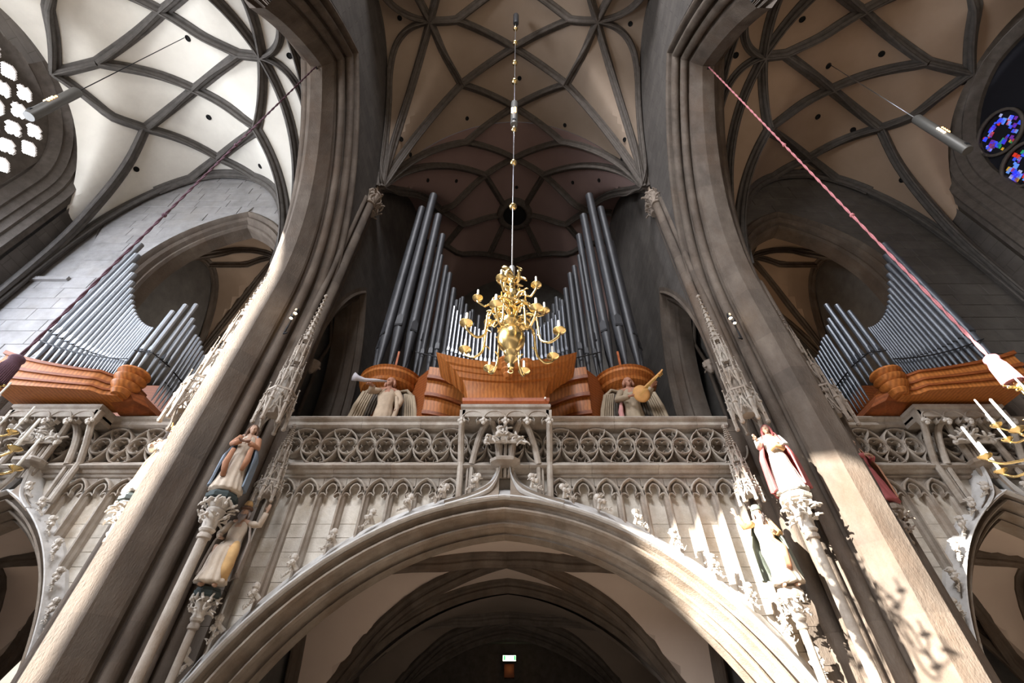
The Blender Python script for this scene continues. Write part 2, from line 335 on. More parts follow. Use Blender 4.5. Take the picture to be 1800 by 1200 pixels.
# aisle ceilings
for s in (-1, 1):
    ce = thing('ceiling', None, None, (0, 0, 0), kind='structure'); pm, rm = ('aisle_plaster', 'aisle_rib_stone') if s < 0 else ('dimmed_warm_plaster', 'aisle_rib_stone')
    vault_mesh(aisle_h, [X(s, t) for t in esp(8.36, 17.5, 52)][::s], esp(1.9, 10.2, 44), pm, ce)
    def V(dx, y): return (X(s, dx), y, 0)
    S, G, A, C, Gp, D, F, E = V(9.78, 5.08), V(10.6, 5.0), V(13.2, 3.72), V(13.35, 6.42), V(15.95, 5.15), V(15.65, 7.65), V(10.56, 7.5), V(13.76, 9.35)
    Sp = V(17.45, 5.4); sp = V(8.42, 10.1); so = V(17.4, 10.05); Fb, Db, Eb = V(10.56, 2.6), V(15.65, 2.45), V(13.76, 1.95)
    for a, b in ((S, G), (G, A), (G, C), (S, F), (F, C), (F, E), (C, D), (C, Gp), (A, Gp), (Gp, Sp), (D, Sp), (D, E), (A, Fb), (S, Fb), (A, Db), (Sp, Db), (Fb, Eb), (Db, Eb), (E, V(15.4, 10.2)), (E, V(12.0, 10.2))):
        rib(aisle_h, a, b, ce, rm, n=10, w=.38, d=.36)
    for a, b in ((F, sp), (S, sp)): rib(aisle_h, a, b, ce, rm, n=26, dense_end=True, w=.38, d=.36)
    q3 = lambda dx, y, z: (X(s, dx), y, z)
    rib3([q3(15.65, 7.65, aisle_h(D[0], D[1])), q3(16.35, 8.7, 18.75), q3(16.95, 9.5, 16.7), q3(17.3, 9.95, 14), q3(17.4, 10.05, 8)], (X(s, 12), 4.5, 10), ce, rm)
    rib3([q3(15.9, 10.15, aisle_h(X(s, 15.9), 10.1)), q3(16.7, 10.15, 18.0), q3(17.2, 10.15, 16.0), q3(17.4, 10.15, 13), q3(17.4, 10.15, 8)], (X(s, 12), 7.5, 10), ce, rm)
    rib(aisle_h, S, V(8.45, 8.3), ce, rm, n=20, mid=V(8.3, 5.4), w=.3); rib(aisle_h, S, V(8.45, 2.3), ce, rm, n=20, mid=V(8.3, 4.8), w=.3)
    rib(aisle_h, V(8.45, 2.2), sp, ce, rm, n=40, w=.3)
    rib(aisle_h, V(8.46, 10.12), V(16.2, 10.12), ce, rm, n=50, w=.42, d=.4)
    rib(aisle_h, S, V(9.1, 2.1), ce, rm, n=14)
    if s < 0: H = ((8.7, 5.05), (12.66, 4.58), (13.35, 7.55), (11.57, 9.42), (16.3, 9.0))
    else: H = ((10.67, 3.83), (14.66, 5.09), (12.81, 5.54), (8.7, 5.03), (13.35, 7.53), (14.95, 7.95), (13.75, 9.97), (16.6, 9.2), (17.4, 5.7))
    for dx, y in H: vent(aisle_h, X(s, dx), y, ce, .085)
# outer side walls with windows, plus added unseen walls on the left that bound the sun
ARW = Arch(2.8, 16.2, 19.3)
for s in (-1, 1):
    wl = thing('wall_left' if s < 0 else 'wall_right', None, None, (0, 0, 0), kind='structure')
    wx = lambda e: X(s, 17.45 + e)
    pl = lambda a, z, e: (wx(e), 5.05 + a, z)
    sec = [(1.3, 0), (1.15, 0), (1.06, -.08), (.98, .02), (.9, .12), (.8, .10), (.74, .17), (.62, .26), (.56, .23), (.5, .30), (.36, .42), (.28, .38), (.2, .45), (.05, .58), (0, .65), (0, .95)]
    sweep_arch(ARW, sec, pl, 12, 5, 8, wl, 'rib_stone', name='jamb_stone', per=2, sides=(1,) if s < 0 else (1, -1))
    # wall masonry round the window
    mb = MB()
    for sd in ((1,) if s < 0 else (1, -1)):
        hp = ARW.half_pts(1.3, 12)
        mb.grid([[pl(sd * a, z, 0) for a, z in hp], [pl(sd * a, 23., 0) for a, z in hp]])
        mb.grid([[pl(sd * 4.2, -1.6, 0), pl(sd * 4.2, 23, 0)], [pl(sd * 6.6, -1.6, 0), pl(sd * 6.6, 23, 0)]])
    mb.box((wx(0) - .2, .4, -1.6), (wx(0) + .2, 9.7, 5))
    mb.build('masonry', 'wall_stone', wl)
    if s < 0:
        mb = MB(); x0 = wx(0) - .4
        mb.box((x0, -3.4, -1.6), (x0 + .4, 1.62, 60)).box((x0 - 1.6, 2.1, -1.6), (x0 - 1.3, 12, 60)).box((x0, -14, -1.6), (x0 + .4, -3.4, 5)).box((x0, -30, -1.6), (x0 + .4, -14, 60)).add([(x0 + .2, -3.4, 14), (x0 + .2, -3.4, 18), (x0 + .2, -6.6, 17.4), (x0 + .2, -14, 17.4), (x0 + .2, -14, 18)], [(0, 1, 2), (1, 4, 3, 2)]).box((x0, -14, 17.4), (x0 + .4, -3.4, 60)).box((x0, .7, -1.6), (x0 + .4, 2.0, 4))  # unseen pieces added to shape the sun beam; outer box blocks sun behind panes
        mb.build('masonry', 'wall_stone', wl)
    # window: tracery + panes
    wname = 'window_1' if s < 0 else 'window_2'
    W = thing(wname, None, None, (0, 0, 0), kind='structure')
    wy = 5.05; xg = wx(.75); DV = (s * -1, 0, 0)
    def wpath(pts, w, d, closed=False):
        P = [Vector((xg, wy + a, z)) for a, z in pts]; n = len(P); N_ = []
        for i in range(n):
            t = P[(i + 1) % n] - P[i - 1] if closed else P[min(i + 1, n - 1)] - P[max(i - 1, 0)]
            N_.append(Vector((0, t.z, -t.y)).normalized())
        if closed: P.append(P[0]); N_.append(N_[0])
        mb = MB(); mb.path_beam(P, N_, w, d, (-s, 0, 0), 0); return mb
    def circle(cy, cz, r, n=16): return [(cy + r * math.cos(2 * PI * k / n), cz + r * math.sin(2 * PI * k / n)) for k in range(n)]
    for my in (-1.8, -.9, 0, .9, 1.8):
        mb = MB(); mb.beam((xg, wy + my, 5), (xg, wy + my, 12.1), .14, .14, (0, 1, 0)); mb.build('mullion', 'rib_stone', W)
    # traceried head: a perforated slab with quatrefoils (left) or big circles (right)
    import itertools
    slots = []
    if s < 0:
        for iz in range(9):
            for iy in range(-4, 5):
                cy, cz = iy * .74 + (.37 if iz % 2 else 0), 13.1 + iz * .66
                if cz < 12.2 or abs(cy) > 2.6: continue
                zt = ARW.z(cy, -.3)
                if cz < zt: slots.append((cy, cz))
        # slab as 2-D signed grid: solid where outside every quatrefoil
        step = .06; cells = []
        ny, nz = int(5.4 / step), int(7.4 / step); mb = MB(); mg = MB()
        def inside(cy, cz):
            for qy, qz in slots:
                dy, dz = cy - qy, cz - qz
                if abs(dy) < .38 and abs(dz) < .38:
                    for ox, oz in ((.145, 0), (-.145, 0), (0, .145), (0, -.145)):
                        if (dy - ox) ** 2 + (dz - oz) ** 2 < .026: return True
            return False
        for iy in range(ny):
            for iz in range(nz):
                cy, cz = -2.7 + (iy + .5) * step, 12.0 + (iz + .5) * step
                if cz > ARW.z(cy) + .05: continue
                if not inside(cy, cz):
                    a, b = (xg - .05, wy + cy - step / 2, cz - step / 2), (xg + .08, wy + cy + step / 2, cz + step / 2); mb.box(a, b)
        mb.build('tracery_slab', 'rib_stone', W, kind='stuff')
        gl = mat('backlit_glass', (.93, .96, 1.0), emit=13); 
        for qy, qz in slots:
            mb = MB(); n = 16; mb.add([(xg + .0, wy + qy + math.cos(2 * PI * k / n) * .30, qz + math.sin(2 * PI * k / n) * .30) for k in range(n)], [tuple(range(n))]); mb.build('pane', 'backlit_glass', W)
        for k in range(6):
            y0 = wy - 2.7 + .9 * k; MB().box((xg, y0 + .07, 5), (xg + .01, y0 + .83, 12.9)).build('pane', 'backlit_glass', W)
    else:
        cols = [(.05, .10, .9), (.9, .06, .03), (.05, .5, .2), (.15, .35, 1.), (.9, .5, .05), (.55, .6, .95), (.25, .05, .5)]
        for i, c in enumerate(cols): mat('stained_glass_%d' % i, c, rough=.2, emit=(.5, .28, .2, .5, .22, .3, .2)[i])
        mat('dim_glass', (.004, .004, .008), rough=1)
        MB().box((xg + .05, wy - 2.7, 5), (xg + .09, wy + 2.9, 20)).build('pane', 'dim_glass', W)
        for cy, cz, r in ((1.75, 17.35, .8), (2.2, 15.7, .75), (.2, 16.4, .85), (1.2, 14.3, .7)):
            wpath(circle(cy, cz, r, 28), .09, .12, True).build('tracery_ring', 'rib_stone', W, smooth=True)
            for k in range(9):
                a = 2 * PI * k / 8; py, pz = cy + r * .6 * math.cos(a), cz + r * .6 * math.sin(a)
                for j in range(7):
                    b = random.uniform(0, 6.28); q = r * .22 * random.random() ** .5; sz = random.uniform(.04, .10)
                    ci = random.choice((0, 0, 0, 1, 1, 2, 3, 3, 4, 5, 6, 6, 6))
                    yy, zz = wy + py + q * math.cos(b), pz + q * math.sin(b)
                    MB().add([(xg, yy - sz, zz - sz * .7), (xg, yy + sz * .8, zz - sz), (xg, yy + sz, zz + sz * .9), (xg, yy - sz * .7, zz + sz)], [(0, 1, 2, 3)]).build('stained_pane', 'stained_glass_%d' % ci, W)
        MB().box((xg, wy - 2.7, 5), (xg + .1, wy + 2.7, 12.2)).build('tracery_slab', 'rib_stone', W)

# ------------------------------------------------------------------ arcade piers + arches
ARC = Arch(3.6, 10.5, 19.0)
def roll(oc, dc, r, a0, a1, n=7): return [(oc + r * math.cos(math.radians(a0 + (a1 - a0) * i / n)), dc + r * math.sin(math.radians(a0 + (a1 - a0) * i / n))) for i in range(n + 1)]
SECT = [(1.62, 6.22), (1.5, 6.22)] + roll(1.38, 6.22, .10, 10, -190, 9) + [(1.26, 6.36), (1.18, 6.40)] + roll(1.02, 6.38, .155, -10, -250, 13) + [(.90, 6.62), (.82, 6.66)] + roll(.68, 6.60, .145, -10, -250, 13)
SECT += [(.56, 6.80), (.48, 6.80), (.44, 6.72), (.36, 6.74), (.0, 7.03), (-.005, 7.06)]
SECT += [(-.005, 7.46)] + [(o, 14.5 - d) for o, d in SECT[:-1]][::-1]
for s in (-1, 1):
    t = thing('arcade_arch', 'shaded brown moulded stone pier and arch left of the nave with thin bright edge' if s < 0 else 'sunlit moulded stone pier and arch right of the nave, glaring white low down',
              'pier', (X(s, 7.25), 8.65, -1.6))
    pl = lambda a, z, e: (X(s, e), 5.05 + a, z)
    sweep_arch(ARC, SECT, pl, 22, -1.6, 20, t, 'pier_stone', name='stone_course', sides=(1,), per=1)
    sweep_arch(ARC, SECT, pl, 22, 8, 1, t, 'pier_stone', name='stone_course', sides=(-1,), per=1, skip=lambda sd, i, j: i < 14)
    # vault shaft towards the nave, with foliage capital
    for dy, dxo, r in ((0, 6.16, .19), (-.36, 6.24, .11), (.33, 6.24, .11), (.62, 6.3, .09)):
        z = -1.6
        while z < 17.6:
            h = random.uniform(.9, 1.25); z1 = min(z + h, 17.75)
            MB().lathe((X(s, dxo), 9.98 + dy, z), [(r, .0), (r, z1 - z - .008), (r * .98, z1 - z)], 14).build('shaft_drum', 'pier_stone', t, smooth=True, auto=40); z = z1
    for dy, dxo, r in ((0, 6.14, .22), (.42, 6.2, .2)):
        c = Vector((X(s, dxo), 9.95 + dy, 17.7)); cp = MB().lathe(c, [(r, 0), (r * 1.15, .05), (r, .1), (r * 1.05, .3), (r * 1.5, .62), (r * 1.7, .66), (r * 1.7, .74), (r * 1.5, .8)], 12).build('capital', 'dark_carved_stone', t)
        lf = MB()
        for zz, rr in ((.2, 1.15), (.5, 1.5)):
            for k in range(9): a = 2 * PI * k / 9 + zz; lf.leaf(c + Vector((math.cos(a) * r * rr, math.sin(a) * r * rr, zz - .08)), (math.cos(a) * .6, math.sin(a) * .6, .8), .22)
        lf.build('capital_leaves', 'dark_carved_stone', cp, kind='stuff')
    # pier core and upper nave wall
    MB().box((min(X(s, 6.25), X(s, 8.35)), 10.0, -1.6), (max(X(s, 6.25), X(s, 8.35)), 10.7, 18)).build('pier_core', 'pier_stone', t)
    for dy, dxo, r in ((0, 8.38, .17), (-.3, 8.3, .1)):
        MB().lathe((X(s, dxo), 9.9 + dy, -1.6), [(r, 0), (r, 13.6)], 12).build('aisle_shaft', 'pier_stone', t, smooth=True, auto=40)
    w = thing('wall_nave_left' if s < 0 else 'wall_nave_right', None, None, (0, 0, 0), kind='structure')
    for e in (6.22, 8.28):
        mb = MB()
        for sd in (1, -1):
            hp = ARC.half_pts(1.55, 22)[0 if sd > 0 else 13:]
            mb.grid([[pl(sd * a, z, e) for a, z in hp], [pl(sd * a, 27.8, e) for a, z in hp]])
        mb.build('masonry', 'wall_stone', w)
    MB().box((min(X(s, 6.24), X(s, 8.3)), 9.95, 10), (max(X(s, 6.24), X(s, 8.3)), 10.5, 28)).build('masonry', 'wall_stone', w)
    # organ bay side wall with a moulded opening
    ARN = Arch(1.35, 9.6, 13.9)
    pn = lambda a, z, e: (X(s, 6.22 + e), 12.35 + a, z)
    nsec = [(.75, 0), (.6, 0), (.52, -.06), (.44, .02), (.40, .16), (.32, .2), (.26, .14), (.18, .22), (.12, .4), (.04, .42), (0, .5), (0, 1.0)]
    sweep_arch(ARN, nsec, pn, 10, 6, 3, w, 'pier_stone', name='opening_stone', per=2)
    mb = MB()
    for sd in (1, -1):
        hp = ARN.half_pts(.75, 10); mb.grid([[pn(sd * a, z, 0) for a, z in hp], [pn(sd * a, 28, 0) for a, z in hp]])
    mb.grid([[pn(-2.1, 5, 0), pn(-2.1, 28, 0)], [pn(-2.4, 5, 0), pn(-2.4, 28, 0)]]); mb.grid([[pn(2.1, 5, 0), pn(2.1, 28, 0)], [pn(9.6, 5, 0), pn(9.6, 28, 0)]])
    mb.build('masonry', 'wall_stone', w)
    MB().box((min(X(s, 7.6), X(s, 7.8)), 10.7, 5), (max(X(s, 7.6), X(s, 7.8)), 22, 18)).build('masonry', 'dark_ashlar', w)
    for yy in (11.6, 13.0): MB().tube([(X(s, 7.35), yy, 6), (X(s, 7.35), yy, 11.5), (X(s, 7.3), yy + .2, 12.6), (X(s, 7.3), 12.35, 13.6)], .07, 8).build('inner_shaft', 'pier_stone', w, smooth=True)
    cp = MB().lathe((X(s, 6.45), 10.95 + .25, 9.4), [(.05, 0), (.12, .1), (.2, .3), (.22, .42)], 10)
    for k in range(9): cp.leaf((X(s, 6.45), 11.2, 9.6), (math.cos(k), math.sin(k), .5), .2)
    cp.build('corbel', 'dark_carved_stone', w)
MB().box((X(-1, 6.3), 21.6, 4), (X(1, 6.3), 21.9, 28)).build('wall_back', 'dark_ashlar', kind='structure')

# ------------------------------------------------------------------ west walls of the aisles (arch opening above the side organs)
def ashlar(parent, mt, spans, z0, z1, y, bh=.5, bw=(.7, 1.3), depth=.05, maxn=295):
    """courses of single blocks; spans(za, zb) gives [(l_bottom, l_top, r_bottom, r_top), ...]"""
    z = z0; n = 0; gp = .006
    while z < z1 - .05:
        zz = min(z + bh * random.uniform(.9, 1.1), z1)
        for lb, lt, rb, rt in spans(z, zz):
            if max(lb, lt) > min(rb, rt) - .1: continue
            xa, xb = lb, lt
            while xa < rb - .02 and n < maxn:
                c = max(xa, xb) + random.uniform(*bw); last = c > min(rb, rt) - .35
                ya, yb = (rb, rt) if last else (c, c)
                yf = y - depth - random.uniform(0, .014); b = .01
                q = lambda yy, t: [(xa + gp + t, yy, z + gp + t), (ya - gp - t, yy, z + gp + t), (yb - gp - t, yy, zz - gp - t), (xb + gp + t, yy, zz - gp - t)]
                MB().loft([q(y, 0), q(yf + b, 0), q(yf, b)]).build('ashlar_block', mt, parent); n += 1
                if last: break
                xa = xb = c
        z = zz
ARO = Arch(2.35, 13.3, 17.0)
for s in (-1, 1):
    w = thing('wall_west_left' if s < 0 else 'wall_west_right', None, None, (0, 0, 0), kind='structure')
    yw = 10.25; cxo = 11.35
    pl = lambda a, z, e: (X(s, cxo) + a, yw + e, z)
    osec = [(.62, 0), (.5, -.07), (.44, .0), (.4, .12), (.32, .12), (.28, .06), (.2, .14), (.14, .3), (.06, .3), (0, .4), (0, .9)]
    sweep_arch(ARO, osec, pl, 14, 6, 5, w, 'pier_stone', name='opening_stone', per=2)
    mb = MB()
    for sd in (1, -1):
        hp = ARO.half_pts(.6, 14); mb.grid([[pl(sd * a, z, .06) for a, z in hp], [pl(sd * a, 22, .06) for a, z in hp]])
    xi, xo = 8.25, 17.3 if s < 0 else 20.5
    for a, b in ((xi, cxo - 2.95), (cxo + 2.95, xo)):
        mb.grid([[(X(s, a), yw + .06, 5), (X(s, a), yw + .06, 22)], [(X(s, b), yw + .06, 5), (X(s, b), yw + .06, 22)]])
    if s < 0:  # wall face stops at a curved edge; below the ledge it runs on
        cur = [(17.3, 17.6), (16.98, 16.2), (16.5, 15.2), (16.2, 14.2), (15.9, 13.05)]
        mb.grid([[(X(s, 17.3), yw + .05, z) for _, z in cur], [(X(s, 17.3), yw + .05, z) for d, z in cur]])
        mb.grid([[(X(s, 15.8), yw + .05, 5), (X(s, 15.8), yw + .05, 13.0)], [(X(s, 21), yw + .05, 5), (X(s, 21), yw + .05, 13.0)]])
        mb.grid([[(X(s, d), yw + .0, z) for d, z in cur], [(X(s, d), yw + 2.5, z) for d, z in cur]])
        MB().box((X(s, 21), yw - .12, 12.86), (X(s, 15.9), yw + 1.6, 13.02)).build('ledge', 'ashlar_stone', w)
        MB().box((X(s, 21), yw + 2.0, 12.5), (X(s, 15.5), yw + 2.3, 22)).build('recess_back', 'dark_ashlar', w)
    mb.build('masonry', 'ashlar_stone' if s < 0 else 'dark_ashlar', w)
    cx = X(s, cxo)
    def spans(za, zb, cx=cx, s=s):
        aa = [ARO.half + .5 if z < ARO.zs else (lambda q: math.sqrt(q) - ARO.m if q > ARO.m ** 2 else 0)((ARO.R + .5) ** 2 - (z - ARO.zs) ** 2) for z in (za, zb)]
        lo, hi = sorted((X(s, 8.4), X(s, 20.2)))
        L = [lo, lo]
        if s < 0 and za > 12.95: L = [XC - 15.9 - (z - 13) * .3 for z in (za, zb)]
        if aa[0] <= 0: return [(L[0], L[1], hi, hi)]
        return [(L[0], L[1], cx - aa[0], cx - aa[1]), (cx + aa[0], cx + aa[1], hi, hi)]
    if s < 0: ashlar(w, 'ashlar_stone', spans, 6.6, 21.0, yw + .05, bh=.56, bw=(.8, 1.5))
    else: ashlar(w, 'dark_ashlar', spans, 6.6, 21.0, yw + .05, bh=.56, bw=(.8, 1.5))  # dark stone on this side paints in the right aisle's shade
    # chapel behind the opening: vault, ribs, rounded ashlar wall
    cc = (X(s, 11.3), 12.9)
    def ch(x, y, cc=cc): return max(11.5 + 6.6 * g((x - cc[0]) / 3.05, 2.1, .6), 11.5 + 6.0 * g((y - cc[1]) / 2.5, 2.1, .6))
    ce = thing('ceiling', None, None, (0, 0, 0), kind='structure')
    vault_mesh(ch, [cc[0] + t for t in esp(-3.0, 3.0, 24)], esp(cc[1] - 1.95, cc[1] + 2.45, 20), 'dimmed_warm_plaster', ce)
    for dx, dy in ((-2.95, 2.4), (2.95, 2.4), (-2.95, -1.9), (2.95, -1.9), (0, 2.4), (-2.9, 0), (2.9, 0), (0, -1.9)):
        rib(ch, (cc[0], cc[1], 0), (cc[0] + dx, cc[1] + dy, 0), ce, 'pier_stone', n=18, w=.28, d=.28, dense_end=True)
    rib(ch, (cc[0] - 2.95, cc[1] + 2.4, 0), (cc[0] + 2.95, cc[1] + 2.4, 0), ce, 'pier_stone', n=30, w=.3, d=.3)
    for q in (-2.95, 2.95): rib(ch, (cc[0] + q, cc[1] + 2.4, 0), (cc[0] + q, cc[1] - 1.9, 0), ce, 'pier_stone', n=30, w=.3, d=.3)
    cw = thing('wall_chapel_left' if s < 0 else 'wall_chapel_right', None, None, (0, 0, 0), kind='structure')
    MB().box((cc[0] - 3.1, cc[1] + 2.5, 5), (cc[0] + 3.1, cc[1] + 2.7, 19)).box((cc[0] - 3.2, 10.9, 5), (cc[0] - 3.0, 15.6, 19)).box((cc[0] + 3.0, 10.9, 5), (cc[0] + 3.2, 15.6, 19)).build('masonry', 'dark_ashlar', cw)
    ashlar(cw, 'dark_ashlar', lambda a, b, cc=cc: [(cc[0] - 2.9, cc[0] - 2.9, cc[0] + 2.9, cc[0] + 2.9)], 10, 17.6, cc[1] + 2.5, bh=.5)

# ================================================================== ORGAN GALLERIES
XG = -.3
ARG = Arch(5.77, -2.28, 3.98); ARG.m = .5; ARG.R = 6.27     # flat centre arch
ARS = Arch(2.65, 0.0, 4.3)
HOODSEC = [(.95, .22), (.93, .08), (.70, -.17), (.68, -.22), (.65, -.23), (.62, -.20), (.61, -.08)]
GSEC = [(.64, .10), (.62, .0), (.61, -.08), (.60, -.10), (.56, .02), (.50, .06), (.46, .0), (.44, -.08), (.39, -.10), (.35, -.04), (.34, .10), (.29, .22), (.23, .24), (.20, .16), (.16, .14), (.12, .20), (.11, .34), (.06, .44), (.03, .42), (0, .36), (-.01, .46), (0, .72)]
def crocket(p, out, size, parent, seed=0):
    """carved stone leaf knob: stem, round bud, upright curled leaves and a trailing frond"""
    p = Vector(p); o = Vector(out).normalized(); side = Vector((o.z, 0, -o.x)) * (1 if o.x >= 0 else -1); fr = Vector((0, -1, 0)); mb = MB(); rnd = random.Random(seed)
    q = lambda a, b, c: p + side * a * size + fr * b * size + o * c * size
    up = Vector((0, 0, 1))
    mb.tube([q(.05, 0, -.1), q(0, .25, .25), q(-.05, .35, .6)], [size * .2, size * .17, size * .14], 6)
    mb.ball(q(-.32, .45, .60) , size * .27, 8, 5, jit=.06); mb.ball(q(.24, .45, .40), size * .22, 7, 4, jit=.1); mb.ball(q(-.05, .5, .34), size * .22, 7, 4, jit=.1)
    for k in range(5): mb.leaf(q(-.02, .35, .52), up * 1.3 + side * (k - 2) * .3 + fr * rnd.uniform(-.1, .3), size * .42, .3)
    for k in range(4): mb.leaf(q(.14 * (k - 1.5), .4, .3), fr * .6 + side * (k - 1.5) * .5 + up * .2, size * .3, .5)
    for k in range(5):
        t = k / 4; mb.ball(q(.3 + t * .7, .25, .02 - .05 * t), size * (.15 - .05 * t), 6, 4, jit=.15)
        mb.leaf(q(.3 + t * .7, .3, .0), fr * .6 + up * .3 + side * rnd.uniform(-.5, .5), size * .2, .7)
    mb.build('crocket', 'carved_stone', parent)
def gallery(s, cx, half_len, arch, z_cut, label, loc, parapet=(None, None)):
    G_ = thing('organ_gallery', label, 'gallery', (cx, 10, 3), None)
    zt = 5.2
    pl = lambda a, z, e: (cx + a, 10 + e, z)
    big = arch is ARG; sc_ = 1 if big else .62
    sec = [(o * sc_, e) for o, e in GSEC]
    sweep_arch(arch, sec, pl, 26, -2.3 if big else -1.6, 1 if big else 3, G_, 'arch_stone_brown', name='arch_stone', per=2)
    sweep_arch(arch, [(o * sc_, e) for o, e in HOODSEC], pl, 26, -2.3 if big else -1.6, 1 if big else 3, G_, 'lit_hood_stone', name='hood_stone', per=3, skip=lambda sd, i, j: False)
    # ogee tip of the hood
    oo = .80 * sc_; a0 = 1.35 if big else .8; z0 = arch.z(a0, oo); tip = 5.36 if big else 5.42
    sl = -(a0 + arch.m) / (z0 - arch.zs)
    for sd in (1, -1):
        B = [Vector((a0, 0, z0)), Vector((a0 - .62 * a0, 0, z0 - .62 * a0 * sl)), Vector((.20, 0, tip - .42)), Vector((.13, 0, tip))]; pts, N_ = [], []
        for i in range(15):
            t = i / 14; p = B[0] * (1 - t) ** 3 + B[1] * 3 * t * (1 - t) ** 2 + B[2] * 3 * t * t * (1 - t) + B[3] * t ** 3
            d = (B[1] - B[0]) * 3 * (1 - t) ** 2 + (B[2] - B[1]) * 6 * t * (1 - t) + (B[3] - B[2]) * 3 * t * t; d.normalize()
            pts.append(Vector((cx + sd * p.x, 10, p.z))); N_.append(Vector((sd * d.z, 0, -d.x)))
        k = sc_ if not big else 1
        mb = MB(); mb.grid([[p + n * (w if w > 0 else w * (.12 + .88 * min(1, max(0, abs(p.x - cx) - .13) / .3))) * k + Vector((0, e, 0)) for w, e in ((.13, .24), (.12, .08), (-.10, -.19), (-.12, -.24), (-.15, -.25), (-.19, -.20), (-.20, .0))] for p, n in zip(pts, N_)][::sd])
        mb.build('ogee_hood', 'lit_hood_stone', G_, smooth=True, auto=40)
        fm = MB(); fm.grid([[(p.x, 9.80, p.z - .03 * k) for p in pts], [(p.x, 9.86, (p.z + arch.z(abs(p.x - cx), .62 * sc_)) / 2) for p in pts], [(p.x, 9.765, arch.z(abs(p.x - cx), .60 * sc_)) for p in pts]]); fm.build('tip_infill', 'arch_stone_brown', G_, smooth=True)
    # spandrel backing
    mb = MB()
    x0, x1 = -half_len[0], half_len[1]; n = 60; row0, row1 = [], []
    for i in range(n + 1):
        a = x0 + (x1 - x0) * i / n; zz = arch.z(a, .35 * sc_); zz = max(zz, -1.6)
        row0.append((cx + a, 10.2, zz)); row1.append((cx + a, 10.2, zt + .4))
    mb.grid([row0, row1]); mb.build('spandrel_wall', 'panel_stone', G_)
    # panels: mullions, trefoil heads, masonry blocks
    pw = .55; nb = int(max(half_len) / pw)
    skip_in = 1.02
    for sd in (1, -1):
        a = skip_in
        hl = half_len[1] if sd > 0 else half_len[0]
        k = 0
        while a < hl - .05:
            for edge in ((a,) if k else (a,)):
                zl = max(arch.z(edge, .72 * sc_), -1.6)
                if zl < 4.75:
                    mb = MB(); xx = cx + sd * edge
                    mb.loft([[(xx - .09, 10.2, z), (xx - .075, 10.1, z), (xx - .035, 10.06, z), (xx - .02, 9.98, z), (xx + .02, 9.98, z), (xx + .035, 10.06, z), (xx + .075, 10.1, z), (xx + .09, 10.2, z)] for z in (zl - .15, 4.85)])
                    mb.build('mullion', 'gallery_stone', G_)
            b = a + pw; mid = a + pw / 2
            # head: pointed frame + trefoil
            hw = pw / 2; P = []; N_ = []
            ha = Arch(hw, 4.72, 5.14)
            hp = ha.half_pts(0, 7)
            for q in (1, -1):
                P = [Vector((cx + sd * mid + q * aa, 9.98, z)) for aa, z in hp]; N_ = [Vector((q * (aa + ha.m), 0, z - 4.72)).normalized() for aa, z in hp]
                m1 = MB(); m1.path_beam(P, N_, .055, .2, (0, 1, 0), .03); m1.build('panel_arch', 'gallery_stone', G_)
            m2 = MB()
            for q in (1, -1):
                cp = [(q * .26, 4.70), (q * .215, 4.80), (q * .15, 4.80), (q * .085, 4.74), (q * .09, 4.80), (q * .118, 4.87), (q * .105, 4.95), (q * .06, 5.01), (0, 5.035)]
                P = [Vector((cx + sd * mid + aa, 10.04, z)) for aa, z in cp]; N_ = []
                for i in range(len(P)):
                    t = P[min(i + 1, len(P) - 1)] - P[max(0, i - 1)]; N_.append(Vector((t.z, 0, -t.x)).normalized())
                m2.path_beam(P, N_, .024, .12)
            m2.box((cx + sd * mid - .27, 10.12, 5.0), (cx + sd * mid + .27, 10.2, 5.25))
            m2.build('trefoil', 'gallery_stone', G_)
            # masonry blocks inside the panel
            z = 4.55
            zb = max(arch.z(mid, .72 * sc_), -1.2)
            first = True
            while z > zb and (b < hl + .3):
                h = .30 if not first else .42
                lo, hi = cx + sd * a, cx + sd * b; lo, hi = min(lo, hi) + .08, max(lo, hi) - .08
                MB().loft([[(lo, 10.2, z - h + .002), (hi, 10.2, z - h + .002), (hi, 10.2, z), (lo, 10.2, z)], [(lo + .002, 10.18 + random.uniform(-.008, .008), z - h + .008), (hi - .002, 10.18, z - h + .008), (hi - .002, 10.18, z - .004), (lo + .002, 10.18, z - .004)]]).build('masonry_block', 'panel_stone', G_)
                z -= h; first = False
            a = b; k += 1
    # sill and rail
    def mould(name, prof, mt='gallery_stone'):
        seg = 2.2; xx = cx - half_len[0]; xe = cx + half_len[1]
        while xx < xe - .01:
            x2 = min(xx + seg * random.uniform(.6, 1), xe)
            MB().loft([[(x, 10 + y, z) for y, z in prof] for x in (xx + .003, x2 - .003)]).build(name, mt, G_); xx = x2
    mould('sill_stone', [(.3, 5.62), (.06, 5.60), (-.12, 5.45), (-.15, 5.41), (-.08, 5.37), (-.02, 5.36), (.02, 5.30), (.08, 5.28), (.05, 5.24), (.08, 5.21), (.3, 5.2)])
    mould('rail_stone', [(.45, 6.84), (-.1, 6.84), (-.12, 6.8), (-.09, 6.76), (-.03, 6.72), (-.03, 6.62), (.02, 6.58), (.06, 6.56), (.45, 6.55)])
    # parapet tracery
    MB().box((cx - half_len[0], 10.26, 5.45), (cx + half_len[1], 10.32, 6.6)).build('parapet_back', 'gallery_stone', G_)
    zc, per = 6.03, .465
    def bar(pts, w=.046, d=.24, closed=False, name='tracery', y=9.99):
        P = [Vector((x, y, z)) for x, z in pts]; n = len(P); N_ = []
        for i in range(n):
            t = P[(i + 1) % n] - P[i - 1] if closed else P[min(i + 1, n - 1)] - P[max(i - 1, 0)]
            N_.append(Vector((t.z, 0, -t.x)).normalized())
        if closed: P.append(P[0]); N_.append(N_[0])
        return MB().path_beam(P, N_, w, d, (0, 1, 0), .03)
